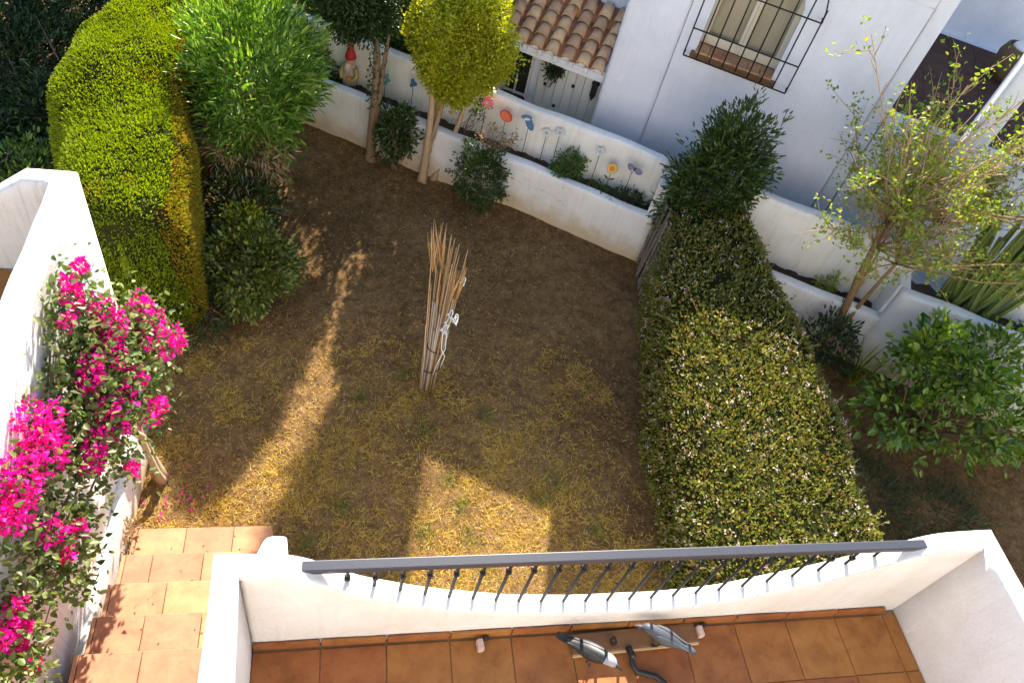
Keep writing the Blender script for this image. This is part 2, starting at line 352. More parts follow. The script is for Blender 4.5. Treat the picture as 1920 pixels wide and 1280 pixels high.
# ------------------------------------------------------------------ the ground
def ground_material():
    mt, nt, ns, ls, bs = new_mat('dry_garden_soil')
    geo = ns.new("ShaderNodeNewGeometry"); pos = geo.outputs["Position"]
    n1 = noise(ns, ls, 0.9, 8, 0.65, pos, 0.4); n2 = noise(ns, ls, 9, 8, 0.7, pos); n3 = noise(ns, ls, 60, 6, 0.75, pos); n4 = noise(ns, ls, 22, 8, 0.8, pos)
    r1 = ramp(ns, [(0.30, (0.185, 0.104, 0.042)), (0.52, (0.270, 0.160, 0.068)), (0.72, (0.370, 0.235, 0.108))]); ls.new(n1.outputs[0], r1.inputs[0])
    r2 = ramp(ns, [(0.35, (0.55, 0.52, 0.48)), (0.7, (1.15, 1.12, 1.05))]); ls.new(n2.outputs[0], r2.inputs[0])
    c = mixc(ns, ls, 1.0, r1.outputs[0], r2.outputs[0], 'MULTIPLY')
    r3 = ramp(ns, [(0.32, (0.35, 0.32, 0.28)), (0.50, (1, 1, 1)), (0.70, (1.5, 1.4, 1.2))]); ls.new(n4.outputs[0], r3.inputs[0])
    c = mixc(ns, ls, 0.8, c, r3.outputs[0], 'MULTIPLY')
    ls.new(c, bs.inputs["Base Color"]); bs.inputs["Roughness"].default_value = 0.95; bs.inputs["Specular IOR Level"].default_value = 0.1
    bump(ns, ls, bs, math_n(ns, ls, 'ADD', n4.outputs[0], math_n(ns, ls, 'MULTIPLY', n3.outputs[0], 0.6)), 0.9, 0.025)
    return mt
M['ground'] = ground_material()
def ground_z(x, y):
    v = x * SA + y * CA
    if v > 7.35: return -1.0
    a = 0.018 * np.sin(x * 1.7 + 0.4) * np.cos(y * 1.3) + 0.010 * np.sin(x * 5.1 + y * 3.3) + 0.006 * np.sin(x * 13 + 1) * np.sin(y * 11)
    return float(a - 0.01)
gx = np.concatenate([[-300, -120, -50, -25, -14, -9], np.arange(-4, 8.01, 0.055), [12, 18, 30, 60, 140, 300]])
gy = np.concatenate([[-300, -100, -40, -15, -6], np.arange(1, 10.01, 0.055), [15, 20, 30, 60, 140, 300]])
GV = [(x, y, ground_z(x, y) + (random.gauss(0, 0.005) if x * SA + y * CA < 7 and abs(x) < 9 and abs(y) < 12 else 0)) for y in gy for x in gx]
nx = len(gx); GF = [(j * nx + i, j * nx + i + 1, (j + 1) * nx + i + 1, (j + 1) * nx + i) for j in range(len(gy) - 1) for i in range(nx - 1)]
g = fastmesh('ground', GV, GF, M['ground'], None, True); tag(g, kind='structure')

# ------------------------------------------------------------------ our terrace: floor, parapet, stairs
ZT = 1.70
terr = box('terrace_floor', T(1.485, -0.05, ZT - 0.857), (3.72, 2.78, 1.70), M['grout'], None, 0.0); tag(terr, kind='structure')
tile_meshes = []
for k in range(4):
    bm = bmesh.new(); bm_box(bm, Matrix(), (0.3245, 0.3245, 0.022), 0.0025, 2); me = bpy.data.meshes.new('floor_tile'); bm.to_mesh(me); bm.free(); me.materials.append(M['tile']); tile_meshes.append(me)
for j in range(7):
    for i in range(12):
        x = -0.379 + 0.165 + 0.33 * i; y = 1.318 - 0.165 - 0.33 * j
        o = bpy.data.objects.new('floor_tile', tile_meshes[(i + j) % 4]); COL.objects.link(o); o.parent = terr
        o.location = (x, y, ZT - 0.011 + random.uniform(-.0015, .0015)); o.rotation_euler = (random.gauss(0, .003), random.gauss(0, .003), random.gauss(0, .003) + (i % 4) * 0)
        if x + 0.162 > 3.345: o.scale.x = (3.345 - (x - 0.162)) / 0.324; o.location.x = (x - 0.162 + 3.345) / 2
for i in range(11):                                                   # skirting tiles along the wall
    x = -0.379 + 0.165 + 0.33 * i
    if x < 3.2: box('skirting_tile', T(x, 1.334, ZT + 0.034), (0.322, 0.016, 0.066), M['tile'], terr, 0.003)
prof_x = [-0.40, -0.14, -0.05, 0.06, 0.24, 0.45, 0.73, 1.02, 1.32, 1.63, 1.93, 2.21, 2.48, 2.73, 2.92, 3.06, 3.29]
prof_z = [2.54, 2.53, 2.43, 2.31, 2.20, 2.09, 1.99, 1.92, 1.885, 1.885, 1.92, 2.00, 2.12, 2.27, 2.40, 2.51, 2.55]
px_ = np.linspace(-0.435, 3.405, 97); pz_ = np.interp(px_, prof_x, prof_z) + 0.016 * np.exp(-((px_ - 1.45) / 0.7) ** 2); pz_ = np.convolve(np.pad(pz_, 3, mode='edge'), np.ones(7) / 7, 'valid')
path = [(-0.435, -1.3), (-0.435, -0.6), (-0.435, 0.1), (-0.435, 0.8), (-0.435, 1.2)] + [(float(x), 1.401) for x in px_] + [(3.405, 1.2), (3.405, 0.8), (3.405, 0.1), (3.405, -0.6), (3.405, -1.3)]
zz = [2.54] * 5 + list(pz_) + [2.55] * 5
par = empty('parapet_wall', (1.485, 1.401, 0), 'white plastered terrace parapet wall whose top dips in a long curve', 'wall')
sweep('wall', path, zz, -0.1, 0.055, M['white'], par, rnd=0.014)
# sloping rounded coping of the stair wall outside the parapet
bm = bmesh.new(); rings = []
for t in np.linspace(0, 1, 9):
    yy = 1.46 + 0.34 * t; zt = 2.47 - 0.46 * t - (0.05 * max(0, t - 0.75) / 0.25) ** 1.2; hw = 0.058 - 0.008 * t
    rings.append([bm.verts.new((-0.287 - hw * math.cos(math.pi * k / 8), yy, zt - 0.035 + 0.035 * math.sin(math.pi * k / 8) ** 0.6)) for k in range(9)] + [bm.verts.new((-0.287 + hw, yy, -0.1)), bm.verts.new((-0.287 - hw, yy, -0.1))])
for A_, B_ in zip(rings[:-1], rings[1:]):
    for k in range(11): bm.faces.new((A_[k], A_[(k + 1) % 11], B_[(k + 1) % 11], B_[k]))
bm.faces.new(rings[-1]); bm.faces.new(rings[0][::-1])
from_bm('stair_wall_stub', bm, M['white'], par, True)

# railing
rl = empty('railing', (1.48, 1.401, 2.45), 'dark grey metal railing with thin balusters over the dipping parapet', 'railing')
box('handrail', T(1.485, 1.412, 2.47), (3.24, 0.05, 0.04), M['rail'], rl, 0.005)
bal_x = [-0.06 + 0.126 * k for k in range(26)]
for k, x in enumerate(bal_x):
    if x > 3.06: continue
    zb = float(np.interp(x, px_, pz_)) - 0.02; L_ = 2.45 - zb
    if L_ < 0.03: continue
    b = tube('baluster', [(x, 1.417, zb), (x, 1.417, 2.452)], 0.0088, M['baluster'], rl, 4, False)
    zc = max(zb + 0.03, 2.33)
    if L_ > 0.13:
        bm = bmesh.new(); bm_box(bm, T(x, 1.417, zc), (0.027, 0.027, 0.028), 0.005, 2); from_bm('collar', bm, M['baluster'], b)

# stairs
st = empty('garden_stairs', (-0.95, 1.6, 0), 'terracotta tiled garden stairs between the bougainvillea wall and the terrace', 'stairs')
NST = 11
for i in range(NST):
    z = 0.18 + 0.17 * i; yb = 2.74 - 0.28 * i; yf = yb - 0.28; x0, x1 = -1.44, (-0.46 if i == 0 else -0.492)
    box('step_core', T((x0 + x1) / 2 + 0.005, (yb + yf) / 2 - 0.008, (z - 0.024 - 0.1) / 2), (x1 - x0 - 0.012, 0.264, z - 0.024 + 0.1), M['step_grout'], st, 0.0)
    offs = (0.0, -0.16, 0.0, -0.06, 0.0)[i % 5]; xs = [x0, x0 + 0.03] + [x0 + 0.03 + 0.335 * k + (offs if k else 0) for k in range(1, 4)]
    xs = [x for x in xs if x < x1 - 0.04] + [x1]
    for a, b in zip(xs[:-1], xs[1:]):
        box('tread_tile', T((a + b) / 2, (yb + yf) / 2 + 0.012, z - 0.011 + random.uniform(-.001, .001)), (b - a - 0.005, 0.297, 0.024), M['step'], st, 0.003)
    for k in range(3):
        w_ = (x1 - x0) / 3; box('riser_tile', T(x0 + w_ * (k + .5), yb - 0.008, z - 0.104), (w_ - 0.005, 0.014, 0.150), M['step'], st, 0.002)
    for k in range(2): box('side_tile', T(x0 + 0.004, yb - 0.07 - 0.14 * k, z - 0.10), (0.014, 0.136, 0.150), M['step'], st, 0.002)

# neighbour's parapet on the left
lpath = [(-1.615, -1.3), (-1.615, 1.2), (-1.615, 3.825), (-5.6, 3.825)]
lp, lz = densify(lpath, [2.52, 2.52, 2.57, 2.57], 0.1)
lz = [z if (y < 3.8 or x > -1.85) else (2.57 - 0.62 * math.sin(math.pi * min(1.0, (-1.85 - x) / 3.2)) ** 0.8) for (x, y), z in zip(lp, lz)]
lw = empty('party_wall', (-1.615, 1.5, 0), 'tall white rough plaster wall behind the pink bougainvillea', 'wall')
sweep('wall', lp, lz, -0.1, 0.067, M['white_rough'], lw, rnd=0.035, amp=0.006)
box('plinth', T(-1.522, 2.62, 0.20), (0.065, 1.75, 0.50), M['white_rough'], lw, 0.02, 3)
tf = box('neighbour_terrace_floor', T(-3.62, 1.25, 0.93), (3.86, 5.0, 1.80), M['grout'], None, 0.0); tag(tf, kind='structure')
for i in range(4):
    for j in range(4):
        o = bpy.data.objects.new('floor_tile', tile_meshes[(i + j) % 4]); COL.objects.link(o); o.parent = tf; o.location = (-1.86 - 0.33 * i, 3.585 - 0.33 * j, 1.834); o.rotation_euler = (0, 0, random.gauss(0, .003))

# our own house behind the camera (its pale front throws light back over the terrace)
oh = empty('own_house', (1.0, -1.5, 0), 'white rendered front of the house the picture is taken from', 'house')
M['own'] = stucco('cream_render', (0.60, 0.57, 0.52))
box('wall', T(1.0, -4.6, 3.2), (14.0, 4.0, 6.6), M['own'], oh, 0.02)

# ------------------------------------------------------------------ planter walls at the end of the garden
pw = empty('planter_wall', W(-2.2, 7.1), 'low white planter wall with a stained foot along the end of the bare garden', 'wall')
lowp = [W(-5.6, 7.16), W(-4.4, 7.10), W(-3.2, 7.10), W(-1.6, 7.11), W(-0.02, 7.11)]
lp, lz = densify([(p.x, p.y) for p in lowp], [0.66, 0.66, 0.645, 0.645, 0.635], 0.08)
sweep('wall', lp, lz, -1.1, 0.065, M['white_low'], pw, rnd=0.022, amp=0.006)
bw = empty('boundary_wall', W(-2.2, 7.52), 'higher white boundary wall behind the planter, garden ornaments standing against it', 'wall')
rearp = [W(-7.5, 7.53), W(-5.2, 7.53), W(-3.2, 7.52), W(-1.6, 7.525), W(-0.12, 7.525)]
lp, lz = densify([(p.x, p.y) for p in rearp], [1.09, 1.10, 1.11, 1.12, 1.13], 0.08)
sweep('wall', lp, lz, -1.1, 0.07, M['white_rear'], bw, rnd=0.03, amp=0.007)
uvbox('end_pier', -0.135, 0.02, 7.13, 7.62, -1.05, 1.02, M['white_rear'], bw, 0.02, 3)
def soil_strip(name, u0, u1, v0, v1, z):
    n = max(4, int((u1 - u0) / 0.06)); k = 6; V = []; F = []
    for i in range(n + 1):
        for j in range(k + 1):
            p = W(u0 + (u1 - u0) * i / n, v0 + (v1 - v0) * j / k); V.append((p.x, p.y, z + 0.02 * math.sin(i * 1.7 + j) + random.uniform(-.015, .015)))
    for i in range(n):
        for j in range(k): F.append((i * (k + 1) + j, (i + 1) * (k + 1) + j, (i + 1) * (k + 1) + j + 1, i * (k + 1) + j + 1))
    o = pym(name, V, F, M['soil'], None, True); tag(o, kind='structure'); return o
soil_strip('planter_soil', -5.6, -0.13, 7.13, 7.48, 0.52)

# right-hand neighbour's planter walls, stepping up
rw = empty('stepped_planter_wall', W(2.5, 6.9), 'low white planter wall that steps up behind the citrus bush', 'wall')
lp, lz = densify([tuple(W(0.25, 6.93)[:2]), tuple(W(2.60, 6.93)[:2])], [0.66, 0.68], 0.08)
sweep('wall', lp, lz, -0.2, 0.065, M['white_low'], rw, rnd=0.02, amp=0.005)
lp, lz = densify([tuple(W(2.60, 6.925)[:2]), tuple(W(7.5, 6.925)[:2])], [1.10, 1.12], 0.08)
sweep('raised_wall', lp, lz, -0.2, 0.068, M['white_low'], rw, rnd=0.02, amp=0.005)
uvbox('step_return', 2.57, 2.69, 6.98, 7.42, 0.3, 1.09, M['white_low'], rw, 0.015, 3)
rb = empty('stepped_boundary_wall', W(2.0, 7.4), 'white boundary wall behind the thin leafy tree with a gap after its end', 'wall')
lp, lz = densify([tuple(W(0.45, 7.37)[:2]), tuple(W(2.70, 7.37)[:2])], [1.26, 1.30], 0.08)
sweep('wall', lp, lz, -0.4, 0.07, M['white_rear'], rb, rnd=0.025, amp=0.006)
lp, lz = densify([tuple(W(3.75, 7.52)[:2]), tuple(W(7.5, 7.52)[:2])], [1.30, 1.34], 0.08)
sweep('low_end_wall', lp, lz, -0.4, 0.10, M['white_rear'], rb, rnd=0.04, amp=0.01)
soil_strip('planter_soil', 0.45, 2.58, 6.99, 7.31, 0.52)
soil_strip('planter_soil', 2.68, 7.2, 6.99, 7.44, 0.90)

# ------------------------------------------------------------------ the neighbour's white house
M['pave'] = plain('grey_paving', (0.42, 0.42, 0.45), 0.85, var=0.2, scale=6)
M['frame'] = plain('cream_paint', (0.62, 0.56, 0.42), 0.5, var=0.1)
M['curtain'] = plain('cream_curtain', (0.66, 0.58, 0.40), 0.9, var=0.25, scale=5, stretch=(14, 14, 0.6))
M['brick'] = terracotta('sill_tile', (0.36, 0.15, 0.07), (0.50, 0.26, 0.13), (0.60, 0.36, 0.20), rough=0.8, scale=12)
M['brown_floor'] = terracotta('porch_floor', (0.045, 0.02, 0.014), (0.07, 0.03, 0.02), (0.09, 0.042, 0.028), rough=0.7)
M['door'] = plain('white_painted_wood', (0.66, 0.65, 0.60), 0.65, var=0.15, scale=10, stretch=(6, 6, 0.8), bumps=0.3)
mt, nt, ns, ls, bs = new_mat('window_glass'); bs.inputs["Base Color"].default_value = (0.03, 0.03, 0.03, 1); bs.inputs["Roughness"].default_value = 0.05; bs.inputs["Specular IOR Level"].default_value = 0.6
bs.inputs["Alpha"].default_value = 0.12; M['glass'] = mt
M['dark'] = plain('dark_room', (0.02, 0.018, 0.016), 0.8)

hs_ = empty('white_house', W(0, 8.6, -1.0), 'white rendered house with a barred arched window beyond the boundary wall', 'house')
HV = 8.30
def wall_with_arch(name, u0, u1, z0, z1, v, depth, hole, mat, parent):
    """front wall slab in the u-z plane with an arched opening (uc, half, sill z, spring z)"""
    uc, hw, zs, zp = hole; N = 14
    arch = [(uc - hw, zs)] + [(uc - hw * math.cos(math.pi * k / N), zp + hw * math.sin(math.pi * k / N)) for k in range(N + 1)] + [(uc + hw, zs)]
    bm = bmesh.new(); A = [bm.verts.new(W(a, v, b)) for a, b in arch]; B = [bm.verts.new(W(a, v + depth, b)) for a, b in arch]
    def q(*pts): bm.faces.new([bm.verts.new(W(a, v, b)) for a, b in pts])
    # reveal
    for i in range(len(arch) - 1): bm.faces.new((A[i], A[i + 1], B[i + 1], B[i]))
    bm.faces.new((A[-1], A[0], B[0], B[-1]))
    q((u0, z0), (u1, z0), (u1, zs), (u0, zs)); q((u0, zs), (uc - hw, zs), (uc - hw, zp), (u0, zp)); q((uc + hw, zs), (u1, zs), (u1, zp), (uc + hw, zp))
    for i in range(1, len(arch) - 2):
        (a, b), (c, d) = arch[i], arch[i + 1]; q((a, b), (c, d), (c, z1), (a, z1))
    q((u0, zp), (uc - hw, zp), (uc - hw, z1), (u0, z1)); q((uc + hw, zp), (u1, zp), (u1, z1), (uc + hw, z1))
    bmesh.ops.remove_doubles(bm, verts=bm.verts, dist=0.0005)
    return from_bm(name, bm, mat, parent)
wall_with_arch('front_wall', -0.57, 1.62, -1.05, 3.20, HV, 0.24, (0.085, 0.44, 2.02, 2.70), M['house'], hs_)
uvbox('side_block', -0.57, 1.62, HV + 0.46, 13.5, -1.05, 3.19, M['house'], hs_, 0.01)
uvbox('roof_slab', -0.568, 1.618, HV + 0.004, 13.6, 3.202, 3.225, M['house'], hs_, 0)
uvbox('parapet_gable', 0.95, 1.62, HV, HV + 0.3, 3.226, 3.9, M['house'], hs_, 0)
uvbox('rear_wing', -1.238, -0.575, 8.93, 13.5, -1.05, 3.19, M['house'], hs_, 0.01)
uvbox('corner_shadow_block', -1.24, -0.572, HV - 0.035, 8.92, -1.05, 5.1, M['house'], hs_, 0.06, 4)  # corner wall strip, its unseen upper part added to shade the soil
uvbox('porch_shade_block', -0.565, 1.60, 10.4, 13.5, 3.23, 4.5, M['house'], hs_, 0.02)  # unseen block added on the roof to keep sun off the porch
uvbox('pier', 1.624, 1.80, HV + 0.04, HV + 0.34, -1.05, 3.88, M['house'], hs_, 0.03, 3)
# window
wd = empty('arched_window', W(0.085, HV + 0.2, 2.0), None, None); wd.parent = hs_; wd.matrix_parent_inverse = PM[hs_.name].inverted(); del PM[wd.name]
wd.name = 'window'; PM[wd.name] = Matrix.Translation(W(0.085, HV + 0.2, 2.0))
uvbox('curtain', -0.34, 0.51, HV + 0.30, HV + 0.32, 2.04, 3.22, M['curtain'], wd, 0)
uvbox('room', -0.50, 0.66, HV + 0.40, HV + 0.43, 1.95, 3.3, M['dark'], wd, 0)
uvbox('pane', -0.35, 0.055, HV + 0.222, HV + 0.228, 2.06, 3.2, M['glass'], wd, 0)
uvbox('pane', 0.12, 0.52, HV + 0.222, HV + 0.228, 2.06, 3.2, M['glass'], wd, 0)
for u0, u1 in ((-0.36, -0.30), (0.045, 0.085), (0.087, 0.127), (0.47, 0.53)): uvbox('frame_post', u0, u1, HV + 0.19, HV + 0.25, 2.05, 3.2, M['frame'], wd, 0.006)
for u0, u1 in ((-0.30, 0.045), (0.127, 0.47)): uvbox('frame_rail', u0, u1, HV + 0.195, HV + 0.245, 2.05, 2.16, M['frame'], wd, 0.006)
for k in range(6):
    u0 = -0.355 + 0.147 * k; uvbox('sill_tile', u0, u0 + 0.143, HV - 0.06, HV + 0.188, 2.023, 2.048, M['brick'], wd, 0.006)
uvbox('sill_edge', -0.40, 0.57, HV - 0.055, HV - 0.004, 1.955, 2.020, M['wood'], wd, 0.006)
gv = HV - 0.13
us = [-0.46 + 0.147 * k for k in range(9)]
for k, u0 in enumerate(us):
    ztop = 2.78 + math.sqrt(max(0.0, 0.60 ** 2 - (u0 - 0.13) ** 2))
    tube('grille_bar', [W(u0, gv, 1.99), W(u0, gv, ztop)], 0.008, M['iron'], wd, 6)
for z in (1.99, 2.30, 2.78): tube('grille_bar', [W(us[0], gv - .008, z), W(us[-1], gv - .008, z)], 0.009, M['iron'], wd, 6)
tube('grille_bar', [W(0.13 - 0.59 * math.cos(math.pi * k / 16), gv - .004, 2.78 + 0.59 * math.sin(math.pi * k / 16)) for k in range(17)], 0.009, M['iron'], wd, 6)
for u0, z in ((us[0], 1.99), (us[-1], 1.99), (us[0], 2.78), (us[-1], 2.78)): tube('grille_bar', [W(u0, gv, z), W(u0, HV + 0.02, z)], 0.008, M['iron'], wd, 6)

# lean-to with roof tiles, back block
uvbox('back_block', -2.78, -1.242, 9.20, 12.5, -1.05, 4.22, M['house'], hs_, 0.03, 3)  # unseen height and width set to cast the shadow above the lit triangle
uvbox('lean_to_wall', -3.1, -1.245, 8.60, 8.72, -1.05, 1.42, M['house'], hs_, 0.01)
cr = empty('canopy_roof', W(-2.0, 8.5, 1.3), None, None); cr.parent = hs_; cr.matrix_parent_inverse = PM[hs_.name].inverted(); PM[cr.name] = Matrix.Translation(W(-2.0, 8.5, 1.3))
# deck
sl = math.atan2(0.46, 0.80)
def roofpt(u, s, h=0.0): return W(u, 8.40 + s * math.cos(sl) - h * math.sin(sl), 1.335 + s * math.sin(sl) + h * math.cos(sl))
def half_tile(name, u, s0, s1, r0, r1, h, mat, parent, convex=True, n=8):
    V = []; F = []; th = 0.012; tilt = random.gauss(0, 0.006); du = random.gauss(0, 0.005)
    rows = ((s0, r0, 0.014), (s1, r1, 0.0))
    for s, r, lift in rows:
        for rad in (r, r - th):
            for k in range(n + 1):
                t = math.pi * k / n; a = -math.cos(t) * rad; b = math.sin(t) * rad * 0.85
                if not convex: b = -b + 0.02
                V.append(roofpt(u + du + a + tilt * (s - s0), s, h + b + lift))
    m_ = n + 1
    for k in range(n):
        F.append((k, k + 1, 2 * m_ + k + 1, 2 * m_ + k)); F.append((m_ + k, 3 * m_ + k, 3 * m_ + k + 1, m_ + k + 1))
        F.append((k, m_ + k, m_ + k + 1, k + 1)); F.append((2 * m_ + k, 2 * m_ + k + 1, 3 * m_ + k + 1, 3 * m_ + k))
    F.append((0, 2 * m_, 3 * m_, m_)); F.append((n, m_ + n, 3 * m_ + n, 2 * m_ + n))
    bm = bmesh.new(); vv = [bm.verts.new(p) for p in V]
    for f in F: bm.faces.new([vv[i] for i in f])
    return from_bm(name, bm, mat, parent, True)
bm = bmesh.new()
q = [roofpt(-3.2, 0.02, -0.012), roofpt(-1.25, 0.02, -0.012), roofpt(-1.25, 0.92, -0.012), roofpt(-3.2, 0.92, -0.012)]; q2 = [p - Vector((0, 0, 0.07)) for p in q]
va = [bm.verts.new(p) for p in q]; vb = [bm.verts.new(p) for p in q2]
bm.faces.new(va); bm.faces.new(vb[::-1])
for i in range(4): bm.faces.new((va[i], vb[i], vb[(i + 1) % 4], va[(i + 1) % 4]))
from_bm('deck', bm, M['house'], cr)
for c in range(10):
    u = -1.355 - 0.20 * c
    for j in range(5): half_tile('roof_tile', u, -0.05 + 0.175 * j, 0.16 + 0.175 * j, 0.083, 0.070, 0.028, M['roof'], cr)
    for j in range(3): half_tile('channel_tile', u - 0.10, -0.03 + 0.29 * j, 0.29 + 0.29 * j, 0.078, 0.066, 0.055, M['roof_under'], cr, convex=False, n=5)
    uvbox('eave_tooth', u - 0.16, u - 0.11, 8.36, 8.405, 1.255, 1.335, M['house'], cr, 0.004)
uvbox('eave_board', -3.2, -1.25, 8.408, 8.45, 1.20, 1.30, M['house'], cr, 0.005)
# door wall details
dr = empty('door', W(-1.7, 8.58, 0), None, None); dr.parent = hs_; dr.matrix_parent_inverse = PM[hs_.name].inverted(); PM[dr.name] = Matrix.Translation(W(-1.7, 8.58, 0))
for k in range(7):
    u0 = -2.08 + 0.118 * k; uvbox('plank', u0, u0 + 0.113, 8.555 + random.uniform(-.004, .004), 8.598, -1.0, 1.16, M['door'], dr, 0.004)
for u0, z in ((-1.98, 0.84), (-1.80, 0.60), (-1.62, 0.95), (-1.90, 1.08)):
    lathe('stud', [(0.001, -0.022), (0.018, -0.016), (0.024, 0), (0.018, 0.016), (0.001, 0.022)], W(u0, 8.545, z), M['iron'], dr, 8)
wn2 = empty('side_window', W(-2.3, 8.58, 0.7), None, None); wn2.parent = hs_; wn2.matrix_parent_inverse = PM[hs_.name].inverted(); PM[wn2.name] = Matrix.Translation(W(-2.3, 8.58, 0.7))
uvbox('pane', -2.50, -2.22, 8.585, 8.597, 0.25, 1.18, M['dark'], wn2, 0)
for u0, u1 in ((-2.53, -2.50), (-2.375, -2.355), (-2.22, -2.19)): uvbox('frame_post', u0, u1, 8.56, 8.598, 0.22, 1.2, M['door'], wn2, 0.004)
for z in (0.55, 1.19): uvbox('frame_rail', -2.50, -2.22, 8.562, 8.584, z, z + 0.03, M['door'], wn2, 0.003)
uvbox('sill', -2.52, -2.20, 8.50, 8.56, 0.50, 0.545, M['brown_floor'], wn2, 0.004)
ln = empty('wall_lantern', W(-1.345, 8.53, 1.0), 'black wall lantern beside the white plank door', 'lantern')
uvbox('body', -1.385, -1.315, 8.49, 8.56, 0.93, 1.10, M['iron'], ln, 0.012); uvbox('bracket', -1.36, -1.34, 8.56, 8.599, 0.96, 1.08, M['iron'], ln, 0.003)
pq = W(-1.35, 8.525, 1.10); lathe('cap', [(0.055, 0), (0.03, 0.04), (0.006, 0.06)], pq, M['iron'], ln, 8)
lathe('finial', [(0.03, -0.17), (0.012, -0.21), (0.003, -0.235)], pq, M['iron'], ln, 8)
nb = empty('house_number_plate', W(-1.38, 8.59, 0.72), 'small tile with a dark house number beside the white door', 'sign')
uvbox('plate', -1.45, -1.33, 8.578, 8.598, 0.745, 0.875, M['door'], nb, 0.004)
for (a0, a1, b0, b1) in ((-1.437, -1.397, .755, .765), (-1.437, -1.427, .712, .755), (-1.437, -1.397, .705, .714), (-1.407, -1.397, .668, .706), (-1.437, -1.397, .658, .668), (-1.385, -1.345, .755, .765), (-1.357, -1.347, .658, .755)):
    uvbox('digit_stroke', a0, a1, 8.573, 8.5775, b0 + 0.1, b1 + 0.1, M['iron'], nb, 0)

# raised porch at the right of the house
pf = uvbox('porch_floor', 1.81, 5.2, 8.36, 11.6, -1.05, 2.12, M['house'], None, 0.01); tag(pf, kind='structure')
for i in range(7):
    for j in range(8): uvbox('floor_tile', 1.83 + 0.33 * i, 1.83 + 0.325 + 0.33 * i, 8.42 + 0.33 * j, 8.42 + 0.325 + 0.33 * j, 2.121, 2.134, M['brown_floor'], pf, 0.003)
pb = empty('porch_back_wall', W(3, 11.1, 2.1), 'grey shaded wall at the back of the raised brown porch', 'wall')
uvbox('wall', 1.70, 5.2, 11.2, 11.4, 2.0, 5.2, M['house'], pb, 0.02); 
pc = empty('porch_column', W(2.62, 8.42, 0), 'white porch column at the right edge behind the thin tree', 'column')
uvbox('shaft', 2.56, 2.78, 8.10, 8.355, -1.05, 3.5, M['house'], pc, 0.04, 3); uvbox('beam', 2.60, 2.76, 8.40, 11.19, 3.42, 3.62, M['house'], pc, 0.02)
bk = empty('wicker_basket', W(3.15, 10.3, 2.134), 'round dark wicker basket with a white cloth on the porch', 'basket')
M['wicker'] = plain('wicker', (0.13, 0.085, 0.045), 0.85, var=0.5, scale=60, bumps=0.6, bdist=0.01)
lathe('basket', [(0.16, 0), (0.22, 0.12), (0.24, 0.30), (0.20, 0.40), (0.17, 0.40), (0.18, 0.30)], W(3.15, 10.3, 2.134), M['wicker'], bk, 18)
lathe('cloth', [(0.15, 0.385), (0.12, 0.43), (0.05, 0.46), (0.005, 0.45)], W(3.15, 10.3, 2.134), M['ribbon'], bk, 12)
lpz = uvbox('patio', 2.0, 9.0, 7.62, 8.35, -1.05, 0.45, M['pave'], None, 0.01); tag(lpz, kind='structure')

# ------------------------------------------------------------------ vegetation
L_ = leaf_mat
M['thuja'] = L_('hedge_needles', [(0.10, 0.155, 0.006), (0.19, 0.26, 0.010), (0.28, 0.345, 0.014), (0.23, 0.245, 0.014)], trans=0.30, rough=0.6, spec=0.2, clump=0.5, clump_scale=2.0)
M['thuja_ochre'] = L_('hedge_needles_ochre', [(0.20, 0.19, 0.012), (0.32, 0.24, 0.015), (0.38, 0.20, 0.02), (0.24, 0.23, 0.015)], trans=0.22, rough=0.6, spec=0.2)
M['oleander'] = L_('oleander_leaf', [(0.04, 0.10, 0.012), (0.10, 0.20, 0.02), (0.20, 0.33, 0.035), (0.30, 0.42, 0.07)], trans=0.28, rough=0.38, spec=0.5)
M['drytwig'] = L_('dead_leaf', [(0.22, 0.14, 0.07), (0.34, 0.23, 0.12), (0.40, 0.27, 0.13)], trans=0.2, rough=0.8, spec=0.1)
M['gloss'] = L_('glossy_leaf', [(0.022, 0.045, 0.008), (0.042, 0.078, 0.012), (0.075, 0.12, 0.02)], trans=0.22, rough=0.30, spec=0.6)
M['pitto'] = L_('shrub_leaf', [(0.05, 0.085, 0.012), (0.09, 0.13, 0.02), (0.16, 0.20, 0.03), (0.24, 0.24, 0.04)], trans=0.25, rough=0.32, spec=0.55)
M['yellowgreen'] = L_('golden_leaf', [(0.20, 0.23, 0.012), (0.33, 0.35, 0.015), (0.46, 0.43, 0.02), (0.28, 0.30, 0.02)], trans=0.38, rough=0.5, spec=0.3)
M['darkgreen'] = L_('dark_leaf', [(0.018, 0.038, 0.012), (0.035, 0.065, 0.016), (0.055, 0.095, 0.022)], trans=0.2, rough=0.4, spec=0.4)
M['midgreen'] = L_('mid_leaf', [(0.04, 0.085, 0.015), (0.07, 0.13, 0.02), (0.11, 0.18, 0.03)], trans=0.28, rough=0.45, spec=0.4)
M['abelia'] = L_('hedge_leaf', [(0.055, 0.085, 0.012), (0.11, 0.14, 0.016), (0.19, 0.20, 0.025), (0.28, 0.22, 0.05), (0.15, 0.18, 0.018), (0.30, 0.14, 0.06)], trans=0.25, rough=0.45, spec=0.35, clump=0.7, clump_scale=4)
M['petal'] = L_('pale_flower', [(0.70, 0.62, 0.58), (0.74, 0.58, 0.56), (0.55, 0.40, 0.36)], trans=0.3, rough=0.6, spec=0.2, clump=0.1)
M['bract'] = L_('magenta_bract', [(0.62, 0.008, 0.14), (0.80, 0.012, 0.30), (0.78, 0.03, 0.42), (0.72, 0.025, 0.10)], trans=0.35, rough=0.6, spec=0.2, clump=0.2)
M['boug'] = L_('bougainvillea_leaf', [(0.045, 0.09, 0.015), (0.09, 0.15, 0.025), (0.15, 0.20, 0.05), (0.26, 0.26, 0.10), (0.11, 0.17, 0.03)], trans=0.3, rough=0.45, spec=0.4)
